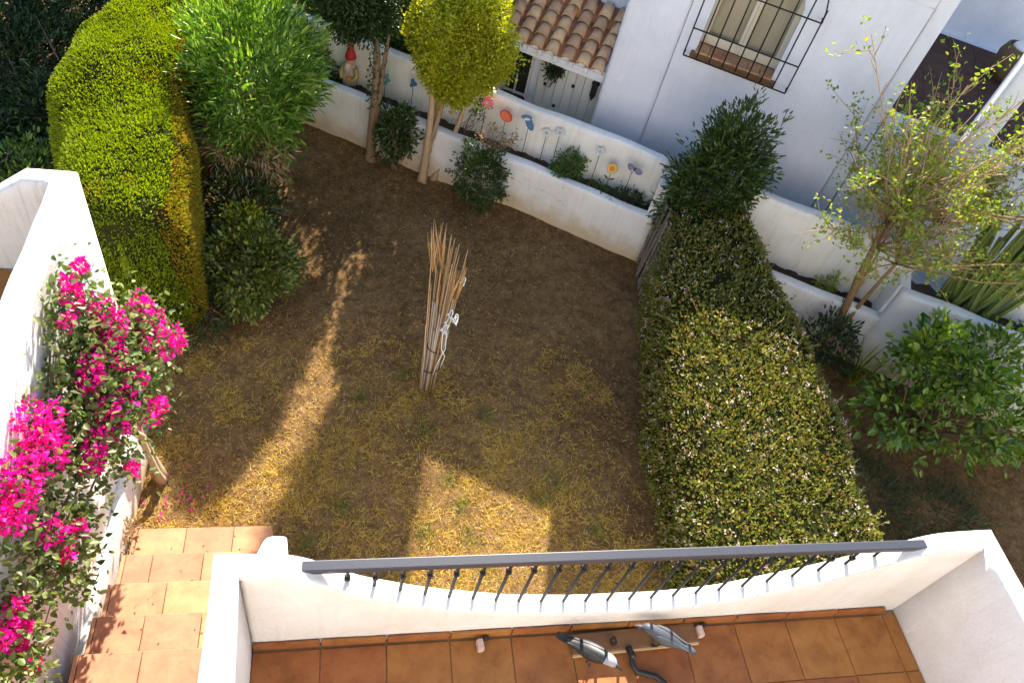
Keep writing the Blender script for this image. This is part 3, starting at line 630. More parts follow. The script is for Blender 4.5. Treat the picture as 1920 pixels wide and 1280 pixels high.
M['sparse'] = L_('thin_tree_leaf', [(0.11, 0.20, 0.02), (0.19, 0.29, 0.025), (0.28, 0.36, 0.035), (0.32, 0.28, 0.05), (0.17, 0.26, 0.03)], trans=0.35, rough=0.5, spec=0.3, clump=0.3)
M['citrus'] = L_('citrus_leaf', [(0.045, 0.10, 0.010), (0.09, 0.17, 0.015), (0.16, 0.25, 0.025), (0.24, 0.32, 0.045)], trans=0.3, rough=0.3, spec=0.55)
M['cactus'] = plain('succulent_stem', (0.13, 0.17, 0.04), 0.6, var=0.4, scale=14, stretch=(4, 4, 1))
M['straw'] = L_('dry_grass', [(0.32, 0.19, 0.035), (0.54, 0.36, 0.065), (0.70, 0.50, 0.11), (0.36, 0.22, 0.05), (0.64, 0.47, 0.19)], trans=0.2, rough=0.8, spec=0.15, clump=0.5, clump_scale=1.6)
M['litter'] = L_('leaf_litter', [(0.16, 0.10, 0.05), (0.26, 0.17, 0.09), (0.36, 0.25, 0.14), (0.12, 0.075, 0.04)], trans=0.1, rough=0.9, spec=0.1)
M['grass'] = L_('green_grass', [(0.08, 0.14, 0.02), (0.14, 0.20, 0.03), (0.22, 0.26, 0.05)], trans=0.3, rough=0.5, spec=0.3)

def noise2(x, y, s, seed=0.0):
    return (np.sin(x * s * 1.1 + seed) * np.cos(y * s * 0.9 - seed * 1.7) + np.sin((x * 0.7 - y) * s * 1.9 + seed * 2.3) * 0.6 + np.sin((x + y * 0.6) * s * 3.7 + seed) * 0.35) / 1.95

# --- clipped hedges: a swept body with uneven skin, needles or leaves on every bit of it
def hedge_body(stations, nsec=34, power=0.42, lump=0.05, seed=0.0, zbase=0.0, endlen=0.5):
    """stations: (x, y, half width, top z). returns grid vertices (ns, nsec, 3) closed over the ends"""
    ns_ = 110; t = np.linspace(0, 1, len(stations)); S = np.array(stations); tt = np.linspace(0, 1, ns_)
    st_ = np.stack([np.interp(tt, t, S[:, k]) for k in range(4)], 1)
    for k in range(4): st_[:, k] = np.convolve(np.pad(st_[:, k], 4, mode='edge'), np.ones(9) / 9, 'valid')
    dirs = np.gradient(st_[:, :2], axis=0); dirs = dirs / np.linalg.norm(dirs, axis=1, keepdims=True); side = np.stack([dirs[:, 1], -dirs[:, 0]], 1)
    a = np.linspace(-0.5, math.pi + 0.5, nsec)
    cx_ = np.sign(np.cos(a)) * np.abs(np.cos(a)) ** power; cz = np.sign(np.sin(a)) * np.abs(np.sin(a)) ** power
    length = np.concatenate([[0], np.cumsum(np.linalg.norm(np.diff(st_[:, :2], axis=0), axis=1))])
    G = np.zeros((ns_, nsec, 3))
    for i in range(ns_):
        e = min(1.0, min(length[i], length[-1] - length[i]) / endlen); endf = (1 - (1 - e) ** 2.6) ** (1 / 2.6)
        hw = st_[i, 2] * (0.04 + 0.96 * endf); mid = zbase + (st_[i, 3] - zbase) * 0.42
        w = cx_ * hw; z = np.where(cz > 0, mid + cz * (zbase + (st_[i, 3] - zbase) * (0.80 + 0.20 * endf) - mid), mid + cz * mid * 1.1)
        G[i, :, 0] = st_[i, 0] + side[i, 0] * w; G[i, :, 1] = st_[i, 1] + side[i, 1] * w; G[i, :, 2] = z
    nn = noise2(G[..., 0] + G[..., 2] * 0.7, G[..., 1] + G[..., 2] * 0.4, 2.6, seed) * lump
    ctr = np.stack([st_[:, 0], st_[:, 1], np.full(ns_, 0.6)], 1)[:, None, :]
    d = G - ctr; d /= np.linalg.norm(d, axis=2, keepdims=True); G += d * nn[..., None]
    return G
def grid_mesh(name, G, mat, parent):
    a, b, _ = G.shape; F = [(i * b + j, i * b + j + 1, (i + 1) * b + j + 1, (i + 1) * b + j) for i in range(a - 1) for j in range(b - 1)]
    bm = bmesh.new(); vv = [bm.verts.new(p) for p in G.reshape(-1, 3)]
    for f in F: bm.faces.new([vv[k] for k in f])
    bm.faces.new(vv[:b]); bm.faces.new(vv[(a - 1) * b:][::-1])
    return from_bm(name, bm, mat, parent, True)
def sample_grid(G, n):
    """points and normals over the skin, end caps included"""
    A = G[:-1, :-1]; B = G[:-1, 1:]; C = G[1:, 1:]; D = G[1:, :-1]
    nr = np.cross(B - A, D - A).reshape(-1, 3); ar = np.linalg.norm(nr, axis=1); nr = nr / np.maximum(ar, 1e-12)[:, None]
    k = rng.choice(len(ar), n, p=ar / ar.sum()); s = rng.random((n, 1)); t = rng.random((n, 1))
    A, B, C, D = [q.reshape(-1, 3)[k] for q in (A, B, C, D)]
    P = A * (1 - s) * (1 - t) + B * s * (1 - t) + C * s * t + D * (1 - s) * t; N = nr[k]
    ctr = G.reshape(-1, 3).mean(0); mid = G.mean(axis=1)
    row = (k // (G.shape[1] - 1)); out = P - mid[row]; sgn = np.sign(np.sum(N * out, 1, keepdims=True)); sgn[sgn == 0] = 1
    for e in (0, -1):                                              # caps
        ring = G[e]; m_ = int(n * 0.004); c0 = ring.mean(0); q = ring[rng.integers(0, len(ring), m_)]; f = np.sqrt(rng.random((m_, 1)))
        P = np.concatenate([P, c0 + (q - c0) * f]); dd = (G[e].mean(0) - G[1 if e == 0 else -2].mean(0)); dd /= np.linalg.norm(dd)
        N = np.concatenate([N * 1.0, np.repeat(dd[None], m_, 0)]); sgn = np.concatenate([sgn, np.ones((m_, 1))])
    return P, N * sgn

hl = empty('clipped_hedge', (-1.7, 6.5, 0), 'big rounded clipped conifer hedge, bright lime green on top', 'hedge')
GL = hedge_body([(-1.70, 4.60, 0.46, 1.58), (-1.76, 5.25, 0.50, 1.60), (-1.91, 6.0, 0.55, 1.62), (-2.07, 6.6, 0.57, 1.64), (-2.03, 7.2, 0.55, 1.64), (-1.84, 7.8, 0.54, 1.64), (-1.66, 8.5, 0.50, 1.62), (-1.58, 9.4, 0.46, 1.58)], lump=0.085, seed=1.3, power=0.5, endlen=0.34)
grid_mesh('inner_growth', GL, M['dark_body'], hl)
P, N = sample_grid(GL, 270000)
gap = (noise2(P[:, 0] + P[:, 2], P[:, 1] - P[:, 2] * .5, 9.0, 0.7) + 0.5 * noise2(P[:, 0], P[:, 1] + P[:, 2], 23.0, 2.9) > 0.50) & (rng.random(len(P)) < 0.72); P = P[~gap]; N = N[~gap]
D = N + rng.normal(size=P.shape) * 0.42 + np.array([0, 0, 0.15]); Pj = P + N * (rng.random((len(P), 1)) * 0.05 - 0.03)
ochre = (N[:, 0] > 0.55) & (N[:, 2] < 0.72) & (rng.random(len(P)) < 0.75) | ((noise2(P[:, 0] * 2, P[:, 1] * 2, 2.2, 4.1) > 0.70) & (rng.random(len(P)) < 0.3))  # needles facing +X mostly ochre, with random ochre patches elsewhere
leaves('foliage', Pj[~ochre], D[~ochre], 0.024 * (0.6 + 0.8 * rng.random((~ochre).sum())), 0.42, M['thuja'], hl, fold=0.4, up_bias=0.15)
leaves('ochre_foliage', Pj[ochre], D[ochre], 0.024 * (0.6 + 0.8 * rng.random(ochre.sum())), 0.42, M['thuja_ochre'], hl, fold=0.4, up_bias=0.15)

hr = empty('flowering_hedge', (3.6, 3.5, 0), 'low clipped green hedge dotted with small pale flowers along the garden path', 'hedge')
GR = hedge_body([(3.40, 1.35, 0.74, 1.08), (3.42, 2.2, 0.75, 1.10), (3.49, 3.1, 0.74, 1.10), (3.60, 3.95, 0.70, 1.10), (3.72, 4.75, 0.60, 1.10), (3.82, 5.5, 0.50, 1.10), (3.92, 6.2, 0.40, 1.08)], lump=0.06, seed=3.7, power=0.38)
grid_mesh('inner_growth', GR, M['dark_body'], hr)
P, N = sample_grid(GR, 105000)
gap = (noise2(P[:, 0] + P[:, 2], P[:, 1] - P[:, 2] * .5, 8.0, 1.7) + 0.6 * noise2(P[:, 0], P[:, 1] + P[:, 2], 19.0, 0.9) > 0.42) & (rng.random(len(P)) < 0.75); P = P[~gap]; N = N[~gap]
D = N * 0.8 + rng.normal(size=P.shape) * 0.6 + np.array([0, 0, 0.15]); Pj = P + N * (rng.random((len(P), 1)) ** 2 * 0.07 - 0.025)
leaves('foliage', Pj, D, 0.026 * (0.45 + 1.2 * rng.random(len(P))), 0.55, M['abelia'], hr, fold=0.2, up_bias=0.35)
Ps, Ns = sample_grid(GR, 420); items = []; SP = []; SD = []
for p, n_ in zip(Ps, Ns):
    if p[2] < 0.6: continue
    d = unit((n_ + rng.normal(size=3) * 0.45 + np.array([0, 0, .3]))[None])[0]; L1 = rng.uniform(0.05, 0.17); items.append(([Vector(p - n_ * 0.05), Vector(p + d * L1)], [0.0028, 0.0014]))
    for q in np.linspace(0.15, 1, int(4 + L1 * 40)): SP.append(p + d * L1 * q); SD.append(d * 0.6 + rng.normal(size=3) * 0.7)
multi_tube('shoots', items, M['twig'], hr, n=4, kind='stuff'); leaves('shoot_leaves', SP, SD, 0.028 * (0.6 + 0.7 * rng.random(len(SP))), 0.5, M['abelia'], hr, fold=0.2, up_bias=0.35)
P, N = sample_grid(GR, 1900); keep = (noise2(P[:, 0] * 1.5, P[:, 1] * 1.5, 3.0, 2.0) + rng.random(len(P)) * 1.4 > 0.75) & (P[:, 2] > 0.25)
P = P[keep]; N = N[keep]; k = rng.integers(0, len(P), len(P) * 4)
leaves('flowers', P[k] + N[k] * 0.045 + rng.normal(size=(len(k), 3)) * 0.009, N[k] + rng.normal(size=(len(k), 3)) * 0.9, 0.016, 0.7, M['petal'], hr, fold=0.1, up_bias=0.4)
P = np.stack([rng.uniform(3.18, 3.42, 420), rng.uniform(4.5, 5.2, 420), rng.uniform(0.55, 1.12, 420)], 1)
leaves('flowers', P, rsphere(420), 0.024, 0.7, M['petal'], hr, fold=0.1)

# --- oleander
ol = empty('oleander_shrub', (-0.98, 6.9, 0), 'tall oleander with long bright leaves between the clipped hedge and the planter wall', 'shrub')
P, D, C = crown_points((-0.92, 7.05, 1.42), (0.62, 0.95, 0.78), 1500, 8, 0.05, shell=0.55, lumps=0.30)
keep = P[:, 2] > 0.5; P = P[keep]; D = D[keep]
leaves('foliage', P, D + np.array([0.05, -.1, 0.35]), 0.098 * (0.6 + 0.7 * rng.random(len(P))), 0.22, M['oleander'], ol, fold=0.15, up_bias=0.45, curl=0.12)
P2, D2, _ = crown_points((-1.0, 6.45, 0.95), (0.38, 0.45, 0.42), 60, 14, 0.05, shell=0.4)
leaves('dead_leaves', P2, D2 - np.array([0, 0, 0.7]), 0.075 * (0.6 + 0.7 * rng.random(len(P2))), 0.2, M['drytwig'], ol, up_bias=0.2)
multi_tube('stems', stem_net((-1.0, 6.7, 0), C[rng.choice(len(C), 26, replace=False)], 0.016, 0.004, 0.08), M['bark_light'], ol)
shrub('dark_shrub', 'loose dark shrub with dry twigs at the foot of the oleander', 'shrub', (-1.05, 6.1, 0), (-1.02, 6.15, 0.42), (0.36, 0.45, 0.42), 240, 9, 0.04, 0.07, 0.28, M['gloss'], stems=14)
sb = shrub('spreading_shrub', 'rounded glossy shrub with yellow-tipped leaves beside the sunlit streak of soil', 'shrub', (-0.92, 5.45, 0), (-0.90, 5.42, 0.36), (0.47, 0.52, 0.42), 560, 9, 0.035, 0.052, 0.5, M['pitto'], stems=16, shell=0.6)
P, D, _ = crown_points((-0.93, 5.72, 0.66), (0.2, 0.18, 0.12), 60, 8, 0.025, shell=0.4)
leaves('yellow_tips', P, D, 0.05, 0.5, M['yellowgreen'], sb)
shrub('shaded_groundcover', 'dark low plant in the shade along the right foot of the clipped hedge', 'plant', (-1.22, 5.0, 0), (-1.20, 5.0, 0.18), (0.2, 0.45, 0.2), 90, 8, 0.04, 0.055, 0.3, M['darkgreen'], stems=8)

# --- bougainvillea
bg = empty('bougainvillea', (-1.40, 3.3, 0), 'bougainvillea covered in magenta flowers spilling over the white wall', 'climber')
clusters = [(-1.39, 3.17, 2.49, 0.041), (-1.40, 3.01, 2.42, 0.063), (-1.31, 3.06, 2.25, 0.090), (-1.27, 3.05, 2.13, 0.104), (-1.28, 2.96, 2.11, 0.067), (-1.20, 3.32, 2.01, 0.085), (-1.16, 3.33, 1.85, 0.094), (-1.12, 3.32, 1.68, 0.117), (-1.08, 3.47, 1.53, 0.079), (-1.32, 2.70, 2.11, 0.076), (-1.33, 2.76, 2.16, 0.058), (-1.46, 2.32, 2.20, 0.133), (-1.42, 2.24, 2.08, 0.119), (-1.46, 2.03, 2.20, 0.117), (-1.46, 1.91, 2.16, 0.100), (-1.46, 1.83, 2.17, 0.074), (-1.26, 2.63, 1.92, 0.090), (-1.21, 2.76, 1.84, 0.081), (-1.19, 2.91, 1.82, 0.076), (-1.28, 2.43, 1.88, 0.076), (-1.21, 2.93, 1.90, 0.069), (-1.38, 1.92, 1.85, 0.070), (-1.46, 1.55, 1.80, 0.061), (-1.46, 1.41, 1.83, 0.054), (-1.43, 1.48, 1.71, 0.046), (-1.33, 1.86, 1.73, 0.044), (-1.26, 2.94, 2.04, 0.080), (-1.13, 2.85, 1.58, 0.086), (-1.22, 2.60, 1.77, 0.061), (-1.41, 2.88, 2.37, 0.045), (-1.28, 2.32, 1.84, 0.058), (-1.17, 2.45, 1.56, 0.044), (-1.39, 1.36, 1.60, 0.031), (-1.30, 2.00, 1.73, 0.039), (-1.42, 3.05, 2.48, 0.040), (-1.10, 2.96, 1.48, 0.048), (-1.30, 2.88, 2.13, 0.060)]
for k in range(34):
    a_, b_ = random.sample(clusters[:37], 2)
    if (Vector(a_[:3]) - Vector(b_[:3])).length > 0.6: continue
    t = random.random(); clusters.append((a_[0] * (1 - t) + b_[0] * t + random.gauss(0, .03), a_[1] * (1 - t) + b_[1] * t + random.gauss(0, .05), a_[2] * (1 - t) + b_[2] * t + random.gauss(0, .05), random.uniform(0.025, 0.05)))
for (x, y, z, r) in clusters:
    n = int(55 + 9000 * r * r * 1.7); d = rsphere(n); P = np.array([x, y, z]) + d * r * (0.55 + 0.45 * rng.random((n, 1))) * (1 + 0.25 * np.sin(d[:, :1] * 6 + x * 40)) * np.array([0.85, 1.1, 1.0])
    P[:, 0] = np.maximum(P[:, 0], -1.535)
    leaves('flower_cluster', P, d + rng.normal(size=P.shape) * 0.6, 0.026 * (0.7 + 0.6 * rng.random(n)), 0.75, M['bract'], bg, fold=0.15, up_bias=0.3, kind='stuff')
cc = np.array([c[:3] for c in clusters]); n = 15000
k = rng.integers(0, len(cc), n); k2 = rng.integers(0, len(cc), n); near = np.linalg.norm(cc[k] - cc[k2], axis=1) < 0.75
t = rng.random((n, 1)); P = (cc[k] * (1 - t) + cc[k2] * t)[near]; P += rng.normal(size=P.shape) * np.array([0.07, 0.09, 0.10]) + np.array([-0.05, 0.0, -0.08]); P[:, 0] = np.maximum(P[:, 0], -1.53)
ext = np.stack([rng.uniform(-1.52, -1.28, 1500), rng.uniform(1.0, 2.2, 1500), rng.uniform(1.15, 1.85, 1500)], 1); ext = ext[(ext[:, 2] > 2.45 - 0.62 * ext[:, 1] + 0.3 * np.sin(ext[:, 1] * 9))]
P = np.concatenate([P, ext]); P = P[noise2(P[:, 1] * 2, P[:, 2] * 2, 3.0, 5.0) > -0.55]
leaves('foliage', P, rng.normal(size=P.shape) * 0.8 + np.array([0.5, 0, 0.1]), 0.040 * (0.6 + 0.8 * rng.random(len(P))), 0.62, M['boug'], bg, fold=0.2, up_bias=0.4)
trunk_tube('trunk', [(-1.37, 3.30, -0.02), (-1.40, 3.36, 0.15), (-1.46, 3.42, 0.33), (-1.42, 3.34, 0.52), (-1.45, 3.22, 0.8), (-1.40, 3.05, 1.15)], [0.045, 0.035, 0.032, 0.03, 0.026, 0.02], M['bark_light'], bg)
trunk_tube('trunk', [(-1.36, 3.28, -0.02), (-1.34, 3.20, 0.18), (-1.42, 3.30, 0.40), (-1.47, 3.42, 0.6), (-1.44, 3.3, 1.0)], [0.04, 0.03, 0.028, 0.024, 0.016], M['bark_light'], bg, 8)
multi_tube('stems', stem_net((-1.42, 3.1, 1.05), cc[::2], 0.010, 0.003, 0.05), M['bark'], bg)
fp = np.stack([rng.normal(-1.2, 0.14, 34), rng.normal(2.95, 0.24, 34), np.full(34, 0.03)], 1)
fl = leaves('fallen_petals', fp, rsphere(34) * np.array([1, 1, 0.2]), 0.024, 0.75, M['bract'], None, up_bias=0.8); tag(fl, 'scattered magenta petals fallen on the dry grass by the stairs', 'petals', kind='stuff')
# leafy weeds in the gap between stairs and wall
shrub('gap_weeds', 'reddish weeds growing between the stairs and the white plinth', 'plant', (-1.47, 2.66, 0), (-1.46, 2.66, 0.14), (0.04, 0.2, 0.14), 50, 6, 0.02, 0.04, 0.3, M['drytwig'], stems=8, r0=0.006)

# --- small trees by the planter wall
def tree(name, label, base, trunk_items, crown, nclump, per, leaf, width, mat, barkm, group=None, shell=0.6, spread=0.045, up_bias=0.4, lumps=0.12, boxy=0.0, taper=0.0, loose=0.0):
    o = empty(name, base, label, 'tree', group)
    for pts, rad in trunk_items: trunk_tube('trunk', pts, rad, M[barkm], o)
    (c, R) = crown; P, D, C = crown_points(c, R, nclump, per, spread, shell, lumps=lumps, boxy=boxy, taper=taper); D = unit(D) + rng.normal(size=D.shape) * loose
    leaves('crown', P, D, leaf * (0.7 + 0.6 * rng.random(len(P))), width, M[mat], o, fold=0.2, up_bias=up_bias)
    tops = [Vector(p[-1]) for p, r in trunk_items]
    items = []
    for t in C[rng.choice(len(C), 18, replace=False)]:
        b = min(tops, key=lambda q: (q - Vector(t)).length); items += stem_net(b, [t], 0.012, 0.003, 0.04)
    multi_tube('limbs', items, M[barkm], o)
    return o
dt = tree('topiary_tree', 'dark leafy small tree with ivy round its straight trunk at the planter wall', (0.30, 7.72, 0),
     [([(0.30, 7.72, -0.05), (0.29, 7.71, 0.5), (0.31, 7.72, 1.0), (0.28, 7.72, 1.7)], [0.055, 0.045, 0.04, 0.03]), ([(0.34, 7.70, 0.5), (0.36, 7.70, 1.0), (0.42, 7.72, 1.7)], [0.032, 0.03, 0.02])],
     ((-0.04, 7.75, 2.40), (0.40, 0.42, 0.86)), 2600, 10, 0.042, 0.55, 'darkgreen', 'bark', taper=0.5, loose=0.4)
P = np.concatenate([np.stack([0.30 + 0.07 * np.cos(a), 7.72 + 0.07 * np.sin(a), z], 1) for a, z in [(rng.random(260) * 6.28, rng.uniform(0.75, 1.6, 260))]])
P3, D3, _ = crown_points((0.24, 7.74, 1.92), (0.26, 0.28, 0.36), 520, 10, 0.04, shell=0.4)
leaves('lower_crown', P3, D3, 0.042 * (0.7 + 0.6 * rng.random(len(P3))), 0.55, M['darkgreen'], dt, up_bias=0.4)
leaves('ivy', P + rng.normal(size=P.shape) * 0.02, rng.normal(size=P.shape) + np.array([0, -0.4, 0.2]), 0.035, 0.7, M['darkgreen'], dt)
tree('golden_tree', 'multi-stemmed small tree with a bright yellow-green clipped crown', (0.94, 7.42, 0),
     [([(0.92, 7.42, -0.05), (0.94, 7.44, 0.5), (0.93, 7.46, 0.9), (0.90, 7.48, 1.5)], [0.05, 0.043, 0.038, 0.026]), ([(0.98, 7.44, 0.55), (1.03, 7.48, 0.9), (1.12, 7.5, 1.4)], [0.032, 0.028, 0.02]),
      ([(0.96, 7.45, 0.35), (1.0, 7.52, 0.8), (1.02, 7.56, 1.4)], [0.03, 0.026, 0.02]), ([(1.06, 7.46, -0.05), (1.16, 7.47, 0.25), (1.26, 7.5, 0.7), (1.36, 7.54, 1.3)], [0.04, 0.034, 0.03, 0.02])],
     ((1.15, 7.50, 1.72), (0.475, 0.48, 0.60)), 4200, 11, 0.030, 0.72, 'yellowgreen', 'bark_light', spread=0.030, shell=0.66, lumps=0.17, boxy=5.0, taper=0.62, loose=0.7)
tree('shadow_tree', 'unseen tall columnar tree added behind the boundary wall to shade the soil', (1.80, 10.3, -1.0),
     [([(1.80, 10.3, -1.05), (1.81, 10.3, 1.5), (1.79, 10.3, 3.5), (1.80, 10.3, 5.4)], [0.09, 0.08, 0.07, 0.04])], ((1.81, 10.3, 5.85), (0.48, 0.45, 1.40)), 2600, 11, 0.06, 0.5, 'darkgreen', 'bark', spread=0.05, shell=0.35, lumps=0.06, boxy=3.0)  # added out of view; its crown shades the soil between streak and triangle
shrub('bright_bush', 'bright green bush showing over the boundary wall behind the dark tree', 'shrub', W(-4.4, 8.4, -1.0), W(-4.45, 8.25, 0.85), (1.0, 0.45, 1.55), 1500, 10, 0.06, 0.09, 0.3, M['midgreen'], stems=10)
shrub('bright_bush', 'green bush behind the boundary wall between the two small trees', 'shrub', W(-3.2, 8.2, -1.0), W(-3.45, 8.25, 0.95), (0.75, 0.40, 1.45), 1300, 10, 0.06, 0.08, 0.3, M['midgreen'], stems=8)  # unseen tops of both bushes raised to block sun from the soil

# --- shrubs in front of and in the planter
shrub('dark_shrub', 'glossy dark shrub between the two small trees before the planter wall', 'shrub', W(-3.16, 6.88, 0), W(-3.16, 6.86, 0.50), (0.22, 0.20, 0.36), 190, 8, 0.03, 0.055, 0.42, M['gloss'], stems=10)
shrub('round_shrub', 'rounded dense shrub with reddish tips right of the golden tree', 'shrub', W(-2.06, 6.86, 0), W(-2.06, 6.84, 0.42), (0.29, 0.26, 0.42), 330, 8, 0.03, 0.045, 0.45, M['gloss'], stems=12)
P, D, C = crown_points(W(-2.05, 7.0, 0.86), (0.26, 0.16, 0.12), 36, 7, 0.03, shell=0.3)
rt = empty('twiggy_plant', W(-2.0, 7.25, 0.52), 'sparse reddish twiggy plant in the planter above the rounded shrub', 'plant')
leaves('foliage', P, D, 0.04, 0.4, M['drytwig'], rt); multi_tube('stems', stem_net(W(-2.0, 7.22, 0.5), C[:16], 0.006, 0.002, 0.03), M['twig'], rt)
shrub('box_bush', 'small rounded light green bush growing in the planter', 'shrub', W(-1.17, 7.28, 0.5), W(-1.17, 7.27, 0.70), (0.20, 0.15, 0.20), 190, 8, 0.022, 0.034, 0.5, M['midgreen'], stems=10, r0=0.007)
shrub('trailing_plant', 'dark low trailing plant at the right end of the planter', 'plant', W(-0.42, 7.28, 0.5), W(-0.45, 7.26, 0.58), (0.30, 0.13, 0.11), 100, 8, 0.025, 0.035, 0.45, M['darkgreen'], stems=10, r0=0.005)
shrub('trailing_plant', 'small dark green plant in the planter beside the yellow flower ornament', 'plant', W(-0.78, 7.28, 0.5), W(-0.80, 7.27, 0.56), (0.14, 0.10, 0.08), 45, 7, 0.02, 0.03, 0.45, M['midgreen'], stems=6, r0=0.004)
for (u, h, lab) in ((-4.76, 0.62, 'tall narrow dark plant against the boundary wall near the oleander'), (-4.52, 0.46, 'shorter narrow dark plant between the gnome and the tall dark plant'), (-4.33, 0.2, 'tiny dark plant just left of the gnome')):
    shrub('upright_plant', lab, 'plant', W(u, 7.38, 0.5), W(u, 7.38, 0.5 + h * 0.55), (0.085, 0.07, h * 0.5), int(120 * h), 7, 0.02, 0.045, 0.4, M['darkgreen'], group='dark plants by the boundary wall', stems=5, r0=0.006)
gp = shrub('planter_rosebush', 'leggy plant with a few leaves below the pink flower ornament', 'plant', W(-2.5, 7.28, 0.5), W(-2.36, 7.30, 0.88), (0.10, 0.06, 0.13), 14, 6, 0.02, 0.045, 0.5, M['midgreen'], stems=6, r0=0.006)

# laurel, fence, right side
la = shrub('laurel_bush', 'tall dark upright laurel bush at the head of the flowering hedge', 'shrub', (3.86, 6.10, 0), (3.86, 6.08, 1.12), (0.50, 0.40, 0.88), 760, 11, 0.045, 0.075, 0.30, M['gloss'], stems=20, shell=0.45, up_bias=0.3)
P, D, C = crown_points((3.88, 6.08, 1.9), (0.40, 0.28, 0.30), 60, 16, 0.035, shell=0.5)
leaves('shoots', P, D + np.array([0, 0, 0.9]), 0.07, 0.28, M['gloss'], la, up_bias=0.3)
fc = empty('paling_fence', (3.30, 5.7, 0), 'leaning weathered grey paling fence beside the laurel bush', 'fence')
for k in range(9):
    t = k / 8; x = 3.43 - 0.16 * t; y = 6.22 - 0.86 * t; h = 1.05 - 0.22 * t + random.uniform(-.06, .06)
    R_ = Matrix.Translation((x, y, h / 2)) @ Euler((random.gauss(0.03, .02), random.gauss(-0.02, .02), math.radians(78) + random.gauss(0, .06))).to_matrix().to_4x4()
    box('paling', R_, (0.055, 0.018, h), M['fence'], fc, 0.004)
for z in (0.25, 0.72):
    a = Vector((3.445, 6.25, z + 0.04)); b = Vector((3.285, 5.34, z - 0.04)); tube('cross_rail', [a, a.lerp(b, .5), b], 0.014, M['fence'], fc, 6)

# thin leafy tree on the right
tt = empty('thin_tree', (5.28, 4.75, 0), 'thin half-bare tree with orange twigs and sparse yellow-green leaves', 'tree')
trunk = [Vector(p) for p in ((5.28, 4.76, -0.05), (5.27, 4.84, 0.5), (5.26, 4.98, 1.0), (5.30, 5.18, 1.6))]
trunk_tube('trunk', trunk, [0.048, 0.042, 0.036, 0.026], M['trunk_brown'], tt, 8)
trunk_tube('trunk', [(5.30, 4.80, 0.35), (5.44, 4.92, 0.8), (5.62, 5.05, 1.2), (5.86, 5.2, 1.65)], [0.024, 0.020, 0.017, 0.011], M['trunk_brown'], tt, 7)
trunk_tube('trunk', [(5.27, 4.86, 0.55), (5.36, 5.04, 1.05), (5.38, 5.2, 1.75)], [0.018, 0.015, 0.009], M['trunk_brown'], tt, 7)
branches = []; tips = []
roots = [trunk[3], trunk[2].lerp(trunk[3], 0.6), Vector((5.86, 5.2, 1.65)), Vector((5.38, 5.2, 1.75)), Vector((5.62, 5.05, 1.2))]
for k in range(90):
    r0 = roots[k % 5]; ang = random.uniform(0, 6.283); el_ = random.uniform(0.1, 1.35); ln_ = random.uniform(0.6, 1.6)
    if math.cos(ang) > 0.3: el_ = max(el_, 0.55)
    if k % 6 == 0: el_ = random.uniform(0.95, 1.4); ln_ = random.uniform(1.5, 2.1)
    d = Vector((math.cos(ang) * math.cos(el_) * 1.15, math.sin(ang) * math.cos(el_) * 0.85, math.sin(el_) * 0.95)); e = r0 + d * ln_
    mid_ = r0.lerp(e, 0.5) + Vector((random.gauss(0, .07), random.gauss(0, .07), random.gauss(0.02, .05)))
    branches.append(([r0, mid_, e], [0.011, 0.007, 0.003]))
    for j in range(9):
        s0 = mid_.lerp(e, random.uniform(-0.4, 1)) ; dd = (d + Vector((random.gauss(0, .6), random.gauss(0, .6), random.gauss(0.05, .45)))).normalized() * random.uniform(0.18, 0.45)
        e2 = s0 + dd; branches.append(([s0, s0 + dd * 0.5 + Vector((random.gauss(0, .02), random.gauss(0, .02), random.gauss(0, .02))), e2], [0.0045, 0.003, 0.0016])); tips += [s0 + dd * 0.45, s0 + dd * 0.75, e2]
multi_tube('twigs', branches, M['twig'], tt, n=4, kind='stuff')
tips = np.array([tuple(t) for t in tips]); sel = (noise2(tips[:, 0] + tips[:, 2], tips[:, 1] - tips[:, 2], 6.0, 0.4) + rng.normal(size=len(tips)) * 0.35 > -0.05); k = np.repeat(np.nonzero(sel)[0], 6)
P = tips[k] + rng.normal(size=(len(k), 3)) * 0.035
leaves('crown', P, rng.normal(size=P.shape) + np.array([0, 0, 0.2]), 0.038 * (0.6 + 0.8 * rng.random(len(P))), 0.6, M['sparse'], tt, up_bias=0.3)

# citrus bush: big leaves as pieces of their own, the rest as mass
ci = empty('citrus_bush', (5.75, 3.75, 0), 'broad citrus bush with large bright green leaves at the right edge', 'shrub')
cents = [((5.45, 3.65, 0.55), (0.5, 0.42, 0.34)), ((6.0, 3.55, 0.6), (0.55, 0.5, 0.42)), ((5.62, 4.05, 1.0), (0.26, 0.22, 0.32)), ((6.35, 4.0, 0.95), (0.34, 0.3, 0.42)), ((5.95, 3.75, 1.0), (0.34, 0.3, 0.22)), ((6.55, 3.4, 0.6), (0.4, 0.4, 0.5))]
Ps = []; Ds = []; Cs = []
for c, R in cents:
    p, d, c2 = crown_points(c, R, 70, 8, 0.055, shell=0.5); Ps.append(p); Ds.append(d); Cs.append(c2[:7])
P = np.concatenate(Ps); D = np.concatenate(Ds); Cs = np.concatenate(Cs); keep = P[:, 2] > 0.08; P = P[keep]; D = unit(D[keep])
multi_tube('stems', stem_net((5.9, 3.7, 0), Cs, 0.016, 0.004, 0.08), M['bark'], ci)
camv = np.array([0, 0, 5.7]) - P; camv /= np.linalg.norm(camv, axis=1, keepdims=True)
ctr = np.array([5.95, 3.75, 0.5]); score = np.sum(unit(P - ctr) * camv, 1) * 0.6 + np.linalg.norm((P - ctr) / np.array([0.95, 0.8, 0.7]), axis=1); order = np.argsort(-score)
big = order[:290]; rest = order[290:]
leaves('foliage', P[rest], D[rest], 0.085 * (0.7 + 0.5 * rng.random(len(rest))), 0.46, M['citrus'], ci, up_bias=0.55)
lm = []
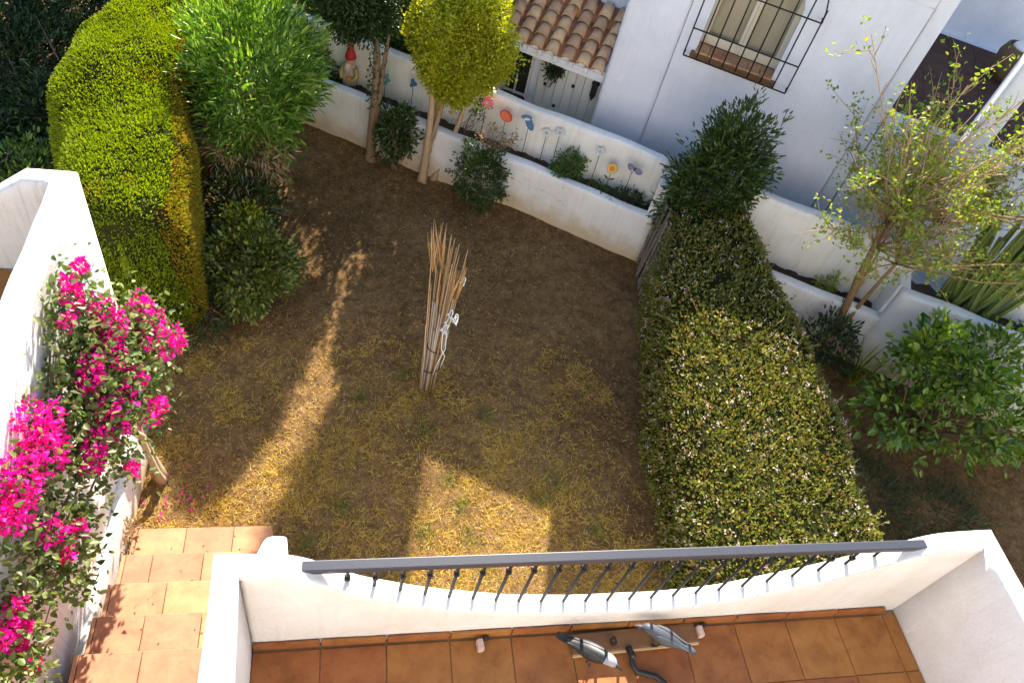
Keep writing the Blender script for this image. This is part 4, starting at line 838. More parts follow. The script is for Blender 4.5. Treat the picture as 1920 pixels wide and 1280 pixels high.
for k in range(5):
    w_ = 0.24 + 0.03 * k; f_ = 0.05 + 0.02 * k
    V = [(0, 0, 0), (w_ * 0.75, 0.2, f_), (w_, 0.45, f_ * 1.2), (w_ * 0.7, 0.75, f_ * 0.4), (0, 1.0, -0.12), (-w_ * 0.7, 0.75, f_ * 0.4), (-w_, 0.45, f_ * 1.2), (-w_ * 0.75, 0.2, f_), (0, 0.45, 0.0), (0, 0.75, -0.04), (0, 0.2, 0.01)]
    Fq = [(0, 1, 10), (10, 1, 2, 8), (8, 2, 3, 9), (9, 3, 4), (0, 10, 7), (10, 8, 6, 7), (8, 9, 5, 6), (9, 4, 5)]
    me = bpy.data.meshes.new('leaf'); me.from_pydata(V, [], Fq); me.update(); mm = M['citrus']
    me.materials.append(mm); lm.append(me)
for q_, i in enumerate(big):
    d = Vector(D[i]); nrm = Vector((random.gauss(0, .35), random.gauss(-.15, .35), 1.0)); nrm = (nrm - d * nrm.dot(d)).normalized(); sd = d.cross(nrm)
    R_ = Matrix((sd, d, nrm)).transposed().to_4x4(); s_ = 0.095 * random.uniform(0.75, 1.3)
    o = bpy.data.objects.new('leaf', lm[q_ % 5]); COL.objects.link(o); o.parent = ci; o.matrix_parent_inverse = PM[ci.name].inverted()
    o.matrix_basis = Matrix.Translation(Vector(P[i])) @ R_ @ Matrix.Scale(s_, 4)
# varied colour per leaf object
nt = M['citrus'].node_tree; rp = [n for n in nt.nodes if n.type == 'VALTORGB'][0]; oi = nt.nodes.new("ShaderNodeObjectInfo"); ge = [n for n in nt.nodes if n.type == 'NEW_GEOMETRY'][0]
ad = nt.nodes.new("ShaderNodeMath"); ad.operation = 'ADD'; fr = nt.nodes.new("ShaderNodeMath"); fr.operation = 'FRACT'
nt.links.new(oi.outputs["Random"], ad.inputs[0]); nt.links.new(ge.outputs["Random Per Island"], ad.inputs[1]); nt.links.new(ad.outputs[0], fr.inputs[0]); nt.links.new(fr.outputs[0], rp.inputs[0])

shrub('dark_shrub', 'dark leafy shrub round the foot of the thin tree trunk', 'shrub', (5.12, 4.72, 0), (5.12, 4.68, 0.32), (0.36, 0.24, 0.32), 130, 8, 0.04, 0.06, 0.4, M['darkgreen'], stems=9)
sg = empty('spiky_grass', (5.55, 4.45, 0), 'tuft of narrow spiky leaves in front of the white planter wall', 'plant')
for k in range(26):
    a = random.uniform(0, 6.283); r = random.uniform(0.12, 0.42); h = random.uniform(0.22, 0.5); b0 = Vector((5.5 + random.gauss(0, .05), 4.42 + random.gauss(0, .05), 0))
    e = b0 + Vector((math.cos(a) * r, math.sin(a) * r, h)); md = b0.lerp(e, .5) + Vector((0, 0, 0.08)); s_ = Vector((-math.sin(a), math.cos(a), 0)) * 0.009
    pym('blade', [b0 - s_, b0 + s_, md + s_, md - s_, e], [(0, 1, 2, 3), (3, 2, 4)], M['sparse'] if k % 3 == 0 else M['midgreen'], sg)
for (bx, by, rx, ry, lab) in ((5.05, 3.0, 0.35, 0.5, 'low dark ground plants in the shade right of the flowering hedge'), (5.2, 2.1, 0.3, 0.35, 'dark grassy patch behind the right end of the terrace parapet'), (5.7, 2.75, 0.5, 0.35, 'dark weedy patch in front of the citrus bush')):
    shrub('ground_plants', lab, 'plant', (bx, by, 0), (bx, by, 0.06), (rx, ry, 0.12), 170, 8, 0.05, 0.06, 0.16, M['darkgreen'], stems=6, r0=0.004)
# upright succulent with many ribbed stems
eu = empty('columnar_succulent', W(3.25, 7.2, 0.9), 'clump of tall green ribbed succulent stems leaning out of the planter at right', 'succulent')
for k in range(34):
    u0 = 3.32 + random.gauss(0, .12); v0 = 7.20 + random.gauss(0, .06); du = random.uniform(-0.35, 0.8); dv = random.uniform(-0.5, 0.6); h = random.uniform(0.85, 1.5)
    b0 = W(u0, v0, 0.86); e = W(u0 + du * 0.7, v0 + dv * 0.35, 0.86 + h); md = b0.lerp(e, 0.5) + Vector((random.gauss(0, .02), random.gauss(0, .02), -0.04))
    pts = [b0, b0.lerp(md, .5), md, md.lerp(e, .5), e]; V, F = tube_geo(pts, [0.030, 0.038, 0.038, 0.036, 0.020], 10)
    V = [ (c_ + (p - c_) * (1.0 if (i % 10) % 2 else 0.62)) for i, p in enumerate(V) for c_ in (pts[i // 10],)]
    pym('stem', V, F, M['cactus'], eu, False)
for (u, w_, lab) in ((1.15, 0.10, 'small bare-stemmed plant at the left end of the right planter'), (2.0, 0.14, 'yellowish small plant in the right planter beside the trunk'), (3.9, 0.22, 'low green plants beside the ribbed succulent')):
    shrub('planter_plant', lab, 'plant', W(u, 7.17, 0.52 if u < 2.6 else 0.9), W(u, 7.17, 0.64 if u < 2.6 else 0.98), (w_, 0.08, 0.13), 40, 6, 0.02, 0.04, 0.4, M['sparse' if u == 2.0 else 'darkgreen'], stems=6, r0=0.005)

# the deep green garden at the left, under a big tree set out of view to shade it
tree('shade_tree', 'large dark unseen tree shading the neighbouring garden beyond the clipped hedge', (-5.4, 11.4, 0), [([(-5.4, 11.4, -0.05), (-5.2, 11.3, 1.0), (-4.8, 11.2, 2.0), (-4.3, 11.2, 3.2)], [0.2, 0.17, 0.14, 0.09])], ((-4.0, 11.0, 3.5), (2.0, 2.5, 1.35)), 3600, 12, 0.12, 0.5, 'darkgreen', 'bark', spread=0.13, shell=0.2)
for (x, y, z, rx, ry, rz, mm, nc, lab) in ((-3.0, 6.3, 0.35, 0.45, 0.6, 0.4, 'midgreen', 200, 'bright green low shrub beyond the far corner of the left wall'), (-3.7, 8.5, 0.35, 0.8, 1.0, 0.42, 'darkgreen', 520, 'very dark shrub in deep shade left of the clipped hedge'), (-3.2, 9.9, 0.45, 0.9, 0.8, 0.55, 'darkgreen', 520, 'dark shrub in the shade at the top left corner'), (-4.0, 7.1, 0.25, 0.8, 0.8, 0.30, 'darkgreen', 420, 'low dark shrub at the left edge in the shade')):
    shrub('shade_shrub', lab, 'shrub', (x, y, 0), (x, y, z), (rx, ry, rz), nc, 9, 0.05, 0.07, 0.4, M[mm], stems=10)
shrub('shade_shrub', 'dark shrub at the top edge behind the far end of the clipped hedge', 'shrub', (-2.6, 10.6, 0), (-2.6, 10.6, 0.4), (0.8, 0.7, 0.5), 420, 9, 0.05, 0.07, 0.4, M['darkgreen'], stems=8)
for x, y, lab in ((-4.3, 9.6, 'dark bush deep in the shade at the far left edge'), (-3.5, 10.9, 'dark bush behind the others at the very top left'), (-2.5, 9.2, 'dark low bush just left of the clipped hedge'), (-2.95, 7.6, 'dark ground-hugging bush along the left foot of the clipped hedge')):
    shrub('shade_shrub', lab, 'shrub', (x, y, 0), (x, y, 0.28), (0.62, 0.7, 0.36), 330, 9, 0.05, 0.07, 0.4, M['darkgreen'], stems=8)
tube_items = [([(-3.0, 8.0, 0.05), (-3.2, 8.4, 0.5), (-3.5, 8.9, 0.7)], [0.015, 0.012, 0.006]), ([(-2.9, 7.6, 0.0), (-3.0, 7.9, 0.35), (-2.85, 8.1, 0.6)], [0.012, 0.01, 0.005])]
db = empty('fallen_branch', (-3.1, 8.2, 0), 'bare bent branches in the dark garden left of the hedge', 'branch'); multi_tube('branch', tube_items, M['twig'], db)

# --- dry grass, litter and green tufts on the soil
def scatter(n, x0, x1, y0, y1): return np.stack([rng.uniform(x0, x1, n), rng.uniform(y0, y1, n)], 1)
gz = np.vectorize(ground_z)
Q = scatter(260000, -1.5, 3.1, 1.5, 8.2); v_ = Q[:, 0] * SA + Q[:, 1] * CA
dens = np.clip(1.25 - (Q[:, 1] - 2.4) * 0.40, 0.07, 1.0) * np.clip(0.75 + 0.75 * noise2(Q[:, 0], Q[:, 1], 2.1, 1.0), 0.05, 1.2) * np.clip((2.75 - Q[:, 0]) * 1.3, 0.10, 1)
keep = (rng.random(len(Q)) < dens) & (v_ < 7.0); Q = Q[keep]; n = len(Q)
P = np.column_stack([Q, gz(Q[:, 0], Q[:, 1]) - 0.003]); D = rng.normal(size=(n, 3)) * np.array([1, 1, 0.35]) + np.array([0, 0, 0.28])
o = blades('dry_grass', P, D, 0.024 + 0.044 * rng.random(n), 0.0062, M['straw']); tag(o, 'short straw-coloured dry grass over the bare garden soil', 'grass', kind='stuff')
Q = scatter(90000, -1.5, 2.7, 1.5, 4.8)
keep = noise2(Q[:, 0], Q[:, 1], 3.3, 2.2) + 0.7 * noise2(Q[:, 0], Q[:, 1], 8.0, 0.3) + rng.normal(size=len(Q)) * 0.25 > 0.10 + 0.22 * (Q[:, 1] - 2.4); Q = Q[keep]; n = len(Q)
P = np.column_stack([Q, gz(Q[:, 0], Q[:, 1]) + 0.002]); D = rng.normal(size=(n, 3)) * np.array([1, 1, 0.22]) + np.array([0, 0, 0.16])
o = blades('matted_grass', P, D, 0.035 + 0.05 * rng.random(n), 0.0062, M['straw']); tag(o, 'matted patches of longer yellow dry grass near the terrace', 'grass', kind='stuff')
Q = scatter(26000, -1.5, 3.2, 1.5, 8.2); v_ = Q[:, 0] * SA + Q[:, 1] * CA; Q = Q[v_ < 7.02]; n = len(Q)
P = np.column_stack([Q, gz(Q[:, 0], Q[:, 1]) + 0.004]); D = rng.normal(size=(n, 3)) * np.array([1, 1, 0.15])
o = leaves('leaf_litter', P, D, 0.012 + 0.020 * rng.random(n) ** 2, 0.5, M['litter'], None, up_bias=0.8); tag(o, 'small dead leaves and twigs littering the brown soil', 'litter', kind='stuff')
cen = [(0.95, 3.25), (1.1, 2.7), (0.72, 2.75), (1.35, 3.9), (0.2, 4.1), (0.6, 4.4), (1.9, 3.2), (1.75, 3.05), (0.75, 3.75), (1.2, 2.45), (2.2, 2.7), (0.05, 3.0), (1.05, 3.0), (-0.2, 2.7)]
Ps = [np.column_stack([rng.normal(c[0], 0.055, 170), rng.normal(c[1], 0.06, 170)]) for c in cen]; Q = np.concatenate(Ps); n = len(Q)
P = np.column_stack([Q, gz(Q[:, 0], Q[:, 1])]); o = blades('green_grass', P, rng.normal(size=(n, 3)) * np.array([.6, .6, .2]) + np.array([0, 0, .6]), 0.03 + 0.035 * rng.random(n), 0.005, M['grass']); tag(o, 'few green grass tufts coming up through the dry lawn', 'grass', kind='stuff')
Q = scatter(24000, 4.5, 8.0, 1.3, 5.0); Q = Q[(Q[:, 0] * SA + Q[:, 1] * CA) < 6.8]; n = len(Q); P = np.column_stack([Q, gz(Q[:, 0], Q[:, 1])])
o = blades('shaded_grass', P, rng.normal(size=(n, 3)) * np.array([.8, .8, .2]) + np.array([0, 0, .4]), 0.03 + 0.03 * rng.random(n), 0.005, M['litter']); tag(o, 'dark dry grass and soil in the neighbouring garden at right', 'grass', kind='stuff')

# ------------------------------------------------------------------ small things
# bundle of canes standing on the soil
bd = empty('cane_bundle', (0.82, 4.26, 0), 'tied bundle of dry canes standing upright on the bare soil', 'canes')
for k in range(66):
    a = random.uniform(0, 6.283); r = random.uniform(0, 0.075); h = random.uniform(1.05, 1.78) if k % 3 else random.uniform(0.75, 1.15)
    bx_ = 0.82 + math.cos(a) * r; by_ = 4.26 + math.sin(a) * r * 0.8; sp = 1.0 + random.uniform(0.1, 0.95); lean = 0.09
    top = Vector((0.82 + math.cos(a) * r * sp + lean * h * 0.55 * (0.5 + 0.5 * math.cos(a)), 4.26 + math.sin(a) * r * sp + 0.08 * h, h))
    mid_ = Vector((bx_, by_, 0)).lerp(top, 0.5) + Vector((-math.cos(a) * 0.012, -math.sin(a) * 0.012, 0))
    rr = random.uniform(0.005, 0.0095) if k > 5 else 0.014
    tube('cane', [(bx_, by_, -0.01), mid_, top], [rr, rr * 0.9, rr * 0.55], M['cane'] if k % 3 == 1 else M['cane_grey'] if k % 3 == 0 else M['twig'], bd, 6)
for k in range(14):      # feathery dry heads
    a = random.uniform(0, 6.283); b0 = Vector((0.80 + math.cos(a) * 0.05 - 0.05, 4.36 + math.sin(a) * 0.05, 1.45)); e = b0 + Vector((random.gauss(-0.04, .04), random.gauss(0.04, .02), random.uniform(0.3, 0.48)))
    tube('dry_head', [b0, b0.lerp(e, .5), e], [0.003, 0.007, 0.001], M['cane'], bd, 5)
for k in range(12):
    a = random.uniform(0, 6.283); b0 = Vector((0.93 + math.cos(a) * 0.035, 4.36 + math.sin(a) * 0.035, 1.12)); e = b0 + Vector((random.gauss(0.03, .02), random.gauss(0.03, .02), random.uniform(0.2, 0.38)))
    tube('dry_sheath', [b0, b0.lerp(e, .5), e], [0.008, 0.013, 0.003], M['cane'], bd, 6)
def ring(name, c, r, z, rad, mat, parent, tilt=0.0, n=20):
    tube(name, [(c[0] + r * math.cos(2 * math.pi * k / n), c[1] + r * 0.85 * math.sin(2 * math.pi * k / n), z + tilt * math.cos(2 * math.pi * k / n)) for k in range(n + 1)], rad, mat, parent, 5)
ring('tie', (0.83, 4.27), 0.075, 0.27, 0.005, M['iron'], bd, 0.02); ring('tie', (0.845, 4.30), 0.082, 0.52, 0.005, M['iron'], bd, -0.03)
for (cx_, cy_, cz_, r_) in ((0.87, 4.22, 0.86, 0.04), (0.865, 4.215, 0.88, 0.026), (0.96, 4.28, 0.94, 0.035), (0.89, 4.22, 0.96, 0.035), (0.97, 4.29, 0.90, 0.03), (0.98, 4.36, 1.32, 0.03), (0.90, 4.23, 1.05, 0.03)):
    pts = [(cx_ + r_ * math.cos(t) * (0.7 + 0.3 * math.sin(3 * t)), cy_ + 0.03 * math.sin(2 * t), cz_ + r_ * math.sin(t)) for t in [2 * math.pi * k / 18 for k in range(19)]]
    tube('ribbon', pts, 0.0042, M['ribbon'], bd, 6)
for k, (xa, xb) in enumerate(((0.845, 0.90), (0.90, 0.865))):
    tube('string', [(xa, 4.20, 0.25 + 0.12 * k), (xa + 0.02, 4.20, 0.42 + 0.1 * k), (xb + 0.012, 4.205, 0.62), (xb, 4.215, 0.84)], 0.004, M['ribbon'], bd, 5)

# two bird figures on a wooden board on the terrace
M['bird'] = plain('dark_cast_metal', (0.020, 0.019, 0.018), 0.5, 0.1, var=0.3, scale=40, spec=0.5)
M['bird_grey'] = plain('grey_cast_metal', (0.075, 0.082, 0.095), 0.6, 0.1, var=0.25, scale=40)
M['silver'] = plain('pale_grey', (0.34, 0.34, 0.37), 0.5, 0.0, var=0.3)
def bird(name, label, loc, heading, mat, headmat, scale=1.0):
    o = empty(name, loc, label, 'figurine', 'bird figures on the terrace floor')
    Hm = Matrix.Translation(loc) @ Matrix.Rotation(heading, 4, 'Z') @ Matrix.Scale(scale, 4)
    # spine from tail to beak base: (x, z, half width, half height)
    sec = [(-0.205, 0.060, 0.016, 0.006), (-0.19, 0.062, 0.021, 0.009), (-0.13, 0.072, 0.022, 0.013), (-0.085, 0.088, 0.030, 0.024), (-0.04, 0.100, 0.042, 0.038), (0.0, 0.108, 0.047, 0.043), (0.035, 0.118, 0.042, 0.040), (0.065, 0.132, 0.033, 0.032), (0.09, 0.142, 0.030, 0.029), (0.112, 0.140, 0.025, 0.023), (0.128, 0.134, 0.013, 0.012)]
    n = 14; V = []; F = []
    for x, z, w, h in sec:
        for k in range(n): t = 2 * math.pi * k / n; V.append(Hm @ Vector((x, w * math.cos(t), z + h * math.sin(t))))
    for i in range(len(sec) - 1):
        for k in range(n): F.append((i * n + k, i * n + (k + 1) % n, (i + 1) * n + (k + 1) % n, (i + 1) * n + k))
    F.append(tuple(range(n - 1, -1, -1))); F.append(tuple((len(sec) - 1) * n + k for k in range(n)))
    pym('body', V, F, mat, o, True)
    tube('beak', [Hm @ Vector((0.12, 0, 0.136)), Hm @ Vector((0.15, 0, 0.128)), Hm @ Vector((0.172, 0, 0.110))], [0.012 * scale, 0.008 * scale, 0.001], mat, o, 8)
    for s in (-1, 1):
        V = []; F = []; m_ = 6; ws = [(0.05, 0.124, 0.040, 0.038, 40, 46), (0.03, 0.117, 0.044, 0.042, 18, 58), (-0.005, 0.107, 0.048, 0.044, 8, 66), (-0.045, 0.099, 0.043, 0.038, 6, 66), (-0.09, 0.087, 0.031, 0.024, 10, 62), (-0.135, 0.074, 0.024, 0.014, 18, 55), (-0.17, 0.066, 0.022, 0.011, 30, 45)]
        for x, z, w, h, a0, a1 in ws:
            for k in range(m_):
                q = k / (m_ - 1); t = math.radians(a0 + (a1 - a0) * q); of = 0.001 + 0.004 * math.sin(math.pi * q); V.append(Hm @ Vector((x, s * (w + of) * math.cos(t), z + (h + of) * math.sin(t))))
        for i in range(len(ws) - 1):
            for k in range(m_ - 1): F.append((i * m_ + k, i * m_ + k + 1, (i + 1) * m_ + k + 1, (i + 1) * m_ + k))
        pym('wing', V, F, mat, o, True)
        lg = tube('leg', [Hm @ Vector((-0.005, s * 0.02, 0.075)), Hm @ Vector((0.0, s * 0.022, 0.012))], 0.004, M['bird'], o, 6)
        for q in (-0.35, 0, 0.35): tube('toe', [Hm @ Vector((0, s * 0.022, 0.012)), Hm @ Vector((0.03 * math.cos(q), s * 0.022 + 0.03 * math.sin(q), 0.005))], 0.003, M['bird'], lg, 5)
        e_ = Hm @ Vector((0.103, s * 0.024, 0.147)); lathe('eye', [(0.0005, -0.004), (0.004, 0), (0.0005, 0.004)], e_, M['iron'], o, 8)
    if headmat is not None:
        V = []; F = []; m_ = 9
        for x, z, w, h in sec[7:11]:
            for k in range(m_): t = math.radians(10 + 160 * k / (m_ - 1)); V.append(Hm @ Vector((x, (w + .002) * math.cos(t), z + (h + .002) * math.sin(t))))
        for i in range(3):
            for k in range(m_ - 1): F.append((i * m_ + k, i * m_ + k + 1, (i + 1) * m_ + k + 1, (i + 1) * m_ + k))
        pym('head_patch', V, F, headmat, o, True)  # paler cap laid over the top of the head
    return o
BZ = ZT + 0.012
board = empty('wooden_board', (1.64, 1.255, BZ), 'long brown wooden board on the terrace floor under the bird figures', 'board')
box('plank', T(1.63, 1.262, BZ + 0.012) @ Matrix.Rotation(0.035, 4, 'Z'), (0.74, 0.105, 0.022), M['wood'], board, 0.004)
M['palewood'] = plain('pale_wood', (0.50, 0.34, 0.17), 0.7, var=0.3, scale=12)
box('front_strip', T(1.63, 1.202, BZ + 0.010) @ Matrix.Rotation(0.035, 4, 'Z'), (0.74, 0.014, 0.016), M['palewood'], board, 0.003)
bird('bird_figurine', 'dark bird figure with a pale head on the terrace, tail to the wall', (1.335, 1.165, BZ + 0.024), math.radians(-37), M['bird'], M['silver'], 1.0)
bird('bird_figurine', 'plain slate grey bird figure lying along the parapet foot', (1.745, 1.225, BZ + 0.024), math.radians(158), M['bird_grey'], None, 1.0)
br = empty('twisted_branch', (1.62, 1.15, BZ), 'dark curved branch lying on the terrace tiles beside the bird figures', 'branch')
tube('branch', [(1.575, 1.215, BZ + 0.03), (1.585, 1.17, BZ + 0.035), (1.58, 1.12, BZ + 0.03), (1.60, 1.085, BZ + 0.022), (1.65, 1.07, BZ + 0.02), (1.70, 1.055, BZ + 0.018), (1.74, 1.02, BZ + 0.018), (1.77, 0.96, BZ + 0.016), (1.84, 0.93, BZ + 0.014)], [0.017, 0.019, 0.017, 0.016, 0.018, 0.016, 0.015, 0.013, 0.008], M['bird'], br, 8)
tube('stub', [(1.50, 1.245, BZ + 0.03), (1.49, 1.25, BZ + 0.06), (1.475, 1.245, BZ + 0.075)], [0.02, 0.016, 0.008], M['bird'], br, 8)
M['pinkstone'] = plain('pinkish_stone', (0.62, 0.44, 0.36), 0.8, var=0.25, scale=25)
for x, lab in ((0.765, 'small pinkish stone foot against the parapet left of the birds'), (2.02, 'small pinkish stone foot against the parapet right of the birds')):
    o = empty('stone_foot', (x, 1.28, ZT), lab, 'stone', 'stone feet along the parapet')
    box('stone', T(x, 1.272, ZT + 0.035) @ Matrix.Rotation(0.1, 4, 'Z'), (0.036, 0.062, 0.05), M['pinkstone'], o, 0.010, 3); box('plug', T(x + 0.035, 1.31, ZT + 0.03), (0.03, 0.02, 0.03), M['bird'], o, 0.004)

# gnome against the boundary wall
def col(name, c, r=0.55): return plain(name, c, r, var=0.12, scale=25)
gn = empty('garden_gnome', W(-4.08, 7.36, 0.52), 'garden gnome with a red pointed hat leaning on the boundary wall', 'figurine')
gb = W(-4.08, 7.36, 0.52)
M['gcoat'] = col('grey_coat', (0.40, 0.36, 0.28)); M['gskin'] = col('painted_skin', (0.62, 0.34, 0.22)); M['gred'] = col('red_paint', (0.50, 0.02, 0.02)); M['gyel'] = col('ochre_paint', (0.50, 0.36, 0.12)); M['gora'] = col('orange_paint', (0.66, 0.20, 0.06))
M['gbeard'] = col('pale_beard', (0.66, 0.46, 0.34))
lathe('body', [(0.075, 0), (0.088, 0.05), (0.095, 0.13), (0.085, 0.21), (0.062, 0.29), (0.04, 0.32)], gb, M['gcoat'], gn, 14, (1, 0.75))
lathe('head', [(0.01, 0.285), (0.045, 0.30), (0.06, 0.345), (0.056, 0.385), (0.03, 0.42), (0.004, 0.43)], gb, M['gskin'], gn, 14)
lathe('hat', [(0.068, 0.385), (0.064, 0.41), (0.045, 0.47), (0.022, 0.54), (0.003, 0.61)], gb, M['gred'], gn, 14)
fwd = -W(0, 1, 0); rt_ = W(1, 0, 0)
tube('beard', [gb + fwd * 0.05 + Vector((0, 0, 0.335)), gb + fwd * 0.072 + Vector((0, 0, 0.28)), gb + fwd * 0.075 + Vector((0, 0, 0.21))], [0.04, 0.042, 0.006], M['gbeard'], gn, 8)
tube('nose', [gb + fwd * 0.05 + Vector((0, 0, 0.365)), gb + fwd * 0.078 + Vector((0, 0, 0.355))], [0.014, 0.010], M['gskin'], gn, 8)
for s in (-1, 1):
    tube('arm', [gb + rt_ * s * 0.07 + Vector((0, 0, 0.27)), gb + rt_ * s * 0.11 + fwd * 0.03 + Vector((0, 0, 0.18)), gb + rt_ * s * 0.06 + fwd * 0.09 + Vector((0, 0, 0.14))], [0.03, 0.027, 0.02], M['gyel'], gn, 8)
    tube('boot', [gb + rt_ * s * 0.045 + Vector((0, 0, 0.02)), gb + rt_ * s * 0.05 + fwd * 0.10 + Vector((0, 0, 0.02))], [0.034, 0.026], M['bird'], gn, 8)
    lathe('eye', [(0.001, -0.006), (0.006, 0), (0.001, 0.006)], gb + fwd * 0.055 + rt_ * s * 0.02 + Vector((0, 0, 0.378)), M['iron'], gn, 6)
lathe('held_flower', [(0.004, -0.02), (0.03, -0.01), (0.034, 0.01), (0.004, 0.025)], gb + rt_ * 0.045 + fwd * 0.10 + Vector((0, 0, 0.17)), M['gora'], gn, 10)

# ornaments on stakes in the planter
def stake(o, u, v, z0, z1): tube('stake', [W(u, v, z0), W(u, v, z1)], 0.004, M['iron'], o, 5)
def disc(name, u, v, z, r, mat, parent, sq=1.0, th=0.012, lobes=0, tilt=0.45, n=28, rot=0.0):
    V = []; F = []
    for s in (0, 1):
        for k in range(n):
            t = 2 * math.pi * k / n; rr = r * (1 + (0.28 * math.cos(lobes * t) if lobes else 0)); a = rr * math.cos(t); b = rr * sq * math.sin(t); a, b = a * math.cos(rot) - b * math.sin(rot), a * math.sin(rot) + b * math.cos(rot)
            V.append(W(u + a, v + b * math.sin(tilt) - th * s * math.cos(tilt), z + b * math.cos(tilt) + th * s * math.sin(tilt)))
    F.append(tuple(range(n))); F.append(tuple(range(2 * n - 1, n - 1, -1)))
    for k in range(n): F.append((k, n + k, n + (k + 1) % n, (k + 1) % n))
    bm = bmesh.new(); vv = [bm.verts.new(p) for p in V]
    for f in F: bm.faces.new([vv[i] for i in f])
    return from_bm(name, bm, mat, parent)
M['orange'] = col('orange_enamel', (0.62, 0.11, 0.02), 0.35); M['redrim'] = col('red_enamel', (0.42, 0.03, 0.02), 0.35); M['blue'] = col('blue_enamel', (0.05, 0.13, 0.22), 0.35)
M['yellow'] = col('yellow_enamel', (0.62, 0.42, 0.02), 0.4); M['mauve'] = col('mauve_metal', (0.20, 0.16, 0.20), 0.4); M['pink'] = col('pink_plastic', (0.66, 0.16, 0.18), 0.5); M['teal'] = col('teal_metal', (0.08, 0.24, 0.26), 0.45); M['pale'] = col('pale_grey_metal', (0.52, 0.52, 0.50), 0.5)
VO = 7.30
o = empty('orange_ornament', W(-2.04, VO, 0.52), 'oval orange garden ornament with a red rim on a stake', 'ornament', 'planter ornaments'); stake(o, -2.04, VO, 0.5, 0.98)
disc('rim', -2.04, VO, 1.0, 0.082, M['redrim'], o, 0.72, 0.014, 0, 0.4, rot=-0.35); disc('dish', -2.04, VO - 0.014, 1.003, 0.066, M['orange'], o, 0.68, 0.014, 0, 0.4, rot=-0.35)
o = empty('blue_ornament', W(-1.78, VO, 0.52), 'tall blue two-leaved garden ornament on a thin stake', 'ornament', 'planter ornaments'); stake(o, -1.755, VO, 0.5, 0.98)
disc('lower_petal', -1.75, VO, 1.02, 0.085, M['blue'], o, 0.48, 0.012, 0, 0.5, rot=-0.8); disc('upper_petal', -1.80, VO - 0.005, 1.085, 0.065, M['blue'], o, 0.42, 0.012, 0, 0.5, rot=0.2); disc('highlight', -1.785, VO - 0.022, 1.075, 0.035, M['pale'], o, 0.4, 0.006, 0, 0.5, rot=0.2)
o = empty('yellow_flower_ornament', W(-0.69, VO, 0.52), 'round yellow flower ornament with a dark rim and two leaves', 'ornament', 'planter ornaments'); stake(o, -0.69, VO, 0.5, 0.87)
disc('rim', -0.69, VO, 0.885, 0.062, M['mauve'], o, 1, 0.010, 0, 0.5); disc('petals', -0.69, VO - 0.012, 0.89, 0.055, M['yellow'], o, 1, 0.012, 0, 0.5); disc('centre', -0.69, VO - 0.026, 0.896, 0.030, M['orange'], o, 1, 0.006, 0, 0.5); 
for s in (-1, 1): disc('leaf', -0.69 + s * 0.035, VO - 0.01, 0.755, 0.034, M['gloss'], o, 0.35, 0.008, 0, 0.3, rot=s * 0.5)
o = empty('butterfly_ornament', W(-0.45, VO, 0.52), 'mauve grey butterfly ornament on a bent stake', 'ornament', 'planter ornaments'); stake(o, -0.47, VO, 0.5, 0.97)
disc('wing', -0.49, VO, 0.985, 0.058, M['mauve'], o, 0.62, 0.010, 0, 0.7, rot=-0.5); disc('wing', -0.41, VO - 0.01, 0.975, 0.058, M['mauve'], o, 0.62, 0.010, 0, 0.7, rot=-0.15); disc('mark', -0.455, VO - 0.026, 0.965, 0.034, M['pale'], o, 0.3, 0.006, 0, 0.7, rot=-0.3)
tube('body', [W(-0.46, VO - 0.02, 0.945), W(-0.445, VO - 0.02, 1.01)], 0.009, M['iron'], o, 6)
o = empty('pink_flower_ornament', W(-2.3, VO, 0.52), 'pink ragged flower ornament above the leggy plant', 'ornament', 'planter ornaments'); stake(o, -2.30, VO, 0.5, 1.06)
disc('petals', -2.29, VO, 1.08, 0.062, M['pink'], o, 1, 0.012, 5, 0.5); disc('petals', -2.27, VO - 0.015, 1.11, 0.045, M['pink'], o, 1, 0.012, 4, 0.3, rot=0.5); disc('centre', -2.285, VO - 0.03, 1.085, 0.018, M['pale'], o, 1, 0.008, 0, 0.5)
o = empty('teal_flower_ornament', W(-3.58, VO, 0.52), 'teal star flower ornament beside the ivy trunk', 'ornament', 'planter ornaments'); stake(o, -3.58, VO, 0.5, 0.83)
disc('petals', -3.58, VO, 0.85, 0.055, M['teal'], o, 1, 0.012, 5, 0.4); disc('centre', -3.58, VO - 0.014, 0.855, 0.016, M['pale'], o, 1, 0.008, 0, 0.4)
o = empty('blue_tulip_ornament', W(-3.22, VO, 0.52), 'small blue tulip ornament left of the golden tree', 'ornament', 'planter ornaments'); stake(o, -3.22, VO, 0.5, 0.92)
disc('petals', -3.22, VO, 0.94, 0.040, M['blue'], o, 1.1, 0.012, 3, 0.3)
for u, z, lab in ((-1.40, 1.0, 'pale grey flower-shaped disc left of the box bush'), (-0.89, 0.97, 'pale grey flower-shaped disc over the box bush'), (-1.55, 0.93, 'faint grey disc next to the blue ornament')):
    o = empty('pale_flower_disc', W(u, VO + 0.08, 0.52), lab, 'ornament', 'planter ornaments'); stake(o, u, VO + 0.1, 0.5, z); disc('petals', u, VO + 0.1, z, 0.052, M['pale'], o, 0.85, 0.010, 5 if u > -1.5 else 0, 0.4); disc('centre', u, VO + 0.088, z + .004, 0.018, M['silver'], o, 1, 0.006, 0, 0.4)  # faint flower shapes at the wall, built as pale discs on stakes
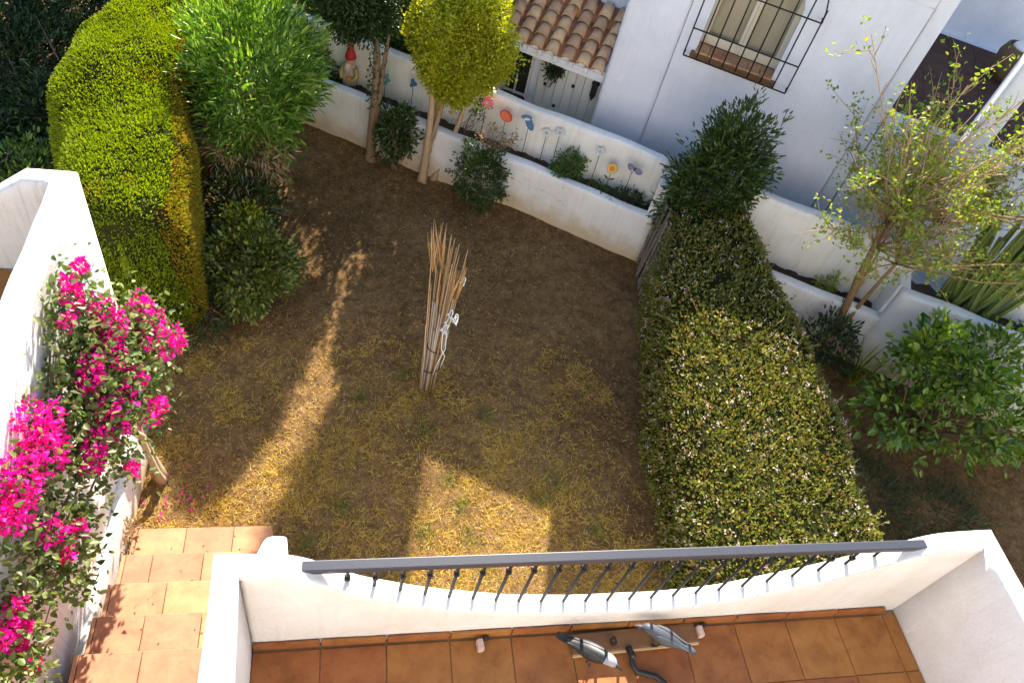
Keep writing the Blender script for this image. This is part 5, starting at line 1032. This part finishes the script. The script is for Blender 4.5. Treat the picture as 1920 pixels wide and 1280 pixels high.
# plants hanging under the canopy eave
for u, w_, h_, lab in ((-2.42, 0.20, 0.34, 'dark hanging plant over the small side window of the neighbour'), (-1.90, 0.10, 0.10, 'small dark hanging plant at the left edge of the white door')):
    shrub('hanging_plant', lab, 'plant', W(u, 8.48, 0.85), W(u, 8.47, 1.12 - h_ * 0.2), (w_, 0.06, h_ * 0.55), int(420 * w_), 8, 0.03, 0.05, 0.4, M['darkgreen'], stems=6, r0=0.004)

items = []
for k in range(170):
    x = random.uniform(-1.3, 2.9); y = random.uniform(2.0, 7.4)
    if x * SA + y * CA > 6.95: continue
    a = random.uniform(0, 6.283); l_ = random.uniform(0.04, 0.16); z = ground_z(x, y) + 0.006
    items.append(([(x, y, z), (x + math.cos(a) * l_ * .5, y + math.sin(a) * l_ * .5, z + random.uniform(0, .012)), (x + math.cos(a + .3) * l_, y + math.sin(a + .3) * l_, z)], [0.0028, 0.0022, 0.0012]))
o = multi_tube('ground_twigs', items, M['twig'], None, n=4); tag(o, 'thin broken twigs scattered over the bare soil', 'twigs', kind='stuff')
V = []; F = []
for k in range(260):
    x = random.uniform(-1.3, 2.9); y = random.uniform(2.0, 7.4)
    if x * SA + y * CA > 6.95: continue
    r = random.uniform(0.005, 0.014); z = ground_z(x, y) + r * 0.3; o0 = len(V)
    V += [(x + r * random.uniform(.7, 1.2), y, z), (x, y + r * random.uniform(.7, 1.2), z), (x - r * random.uniform(.7, 1.2), y, z), (x, y - r * random.uniform(.7, 1.2), z), (x, y, z + r * .7), (x, y, z - r)]
    for i in range(4): F += [(o0 + i, o0 + (i + 1) % 4, o0 + 4), (o0 + (i + 1) % 4, o0 + i, o0 + 5)]
M['pebble'] = plain('pebble', (0.34, 0.28, 0.20), 0.9, var=0.3, scale=20)
o = pym('pebbles', V, F, M['pebble'], None, True); tag(o, 'small pale pebbles lying in the garden soil', 'pebbles', kind='stuff')

P = np.stack([rng.uniform(-1.40, -0.55, 26), 2.74 - 0.28 * (np.arange(26) % 5) - rng.uniform(0.04, 0.24, 26), 0.184 + 0.17 * (np.arange(26) % 5)], 1)
o = leaves('step_debris', P, rng.normal(size=P.shape) * np.array([1, 1, .1]), 0.016, 0.6, M['litter'], None, up_bias=0.8); tag(o, 'tiny dry leaf crumbs lying on the terracotta stairs', 'litter', kind='stuff')
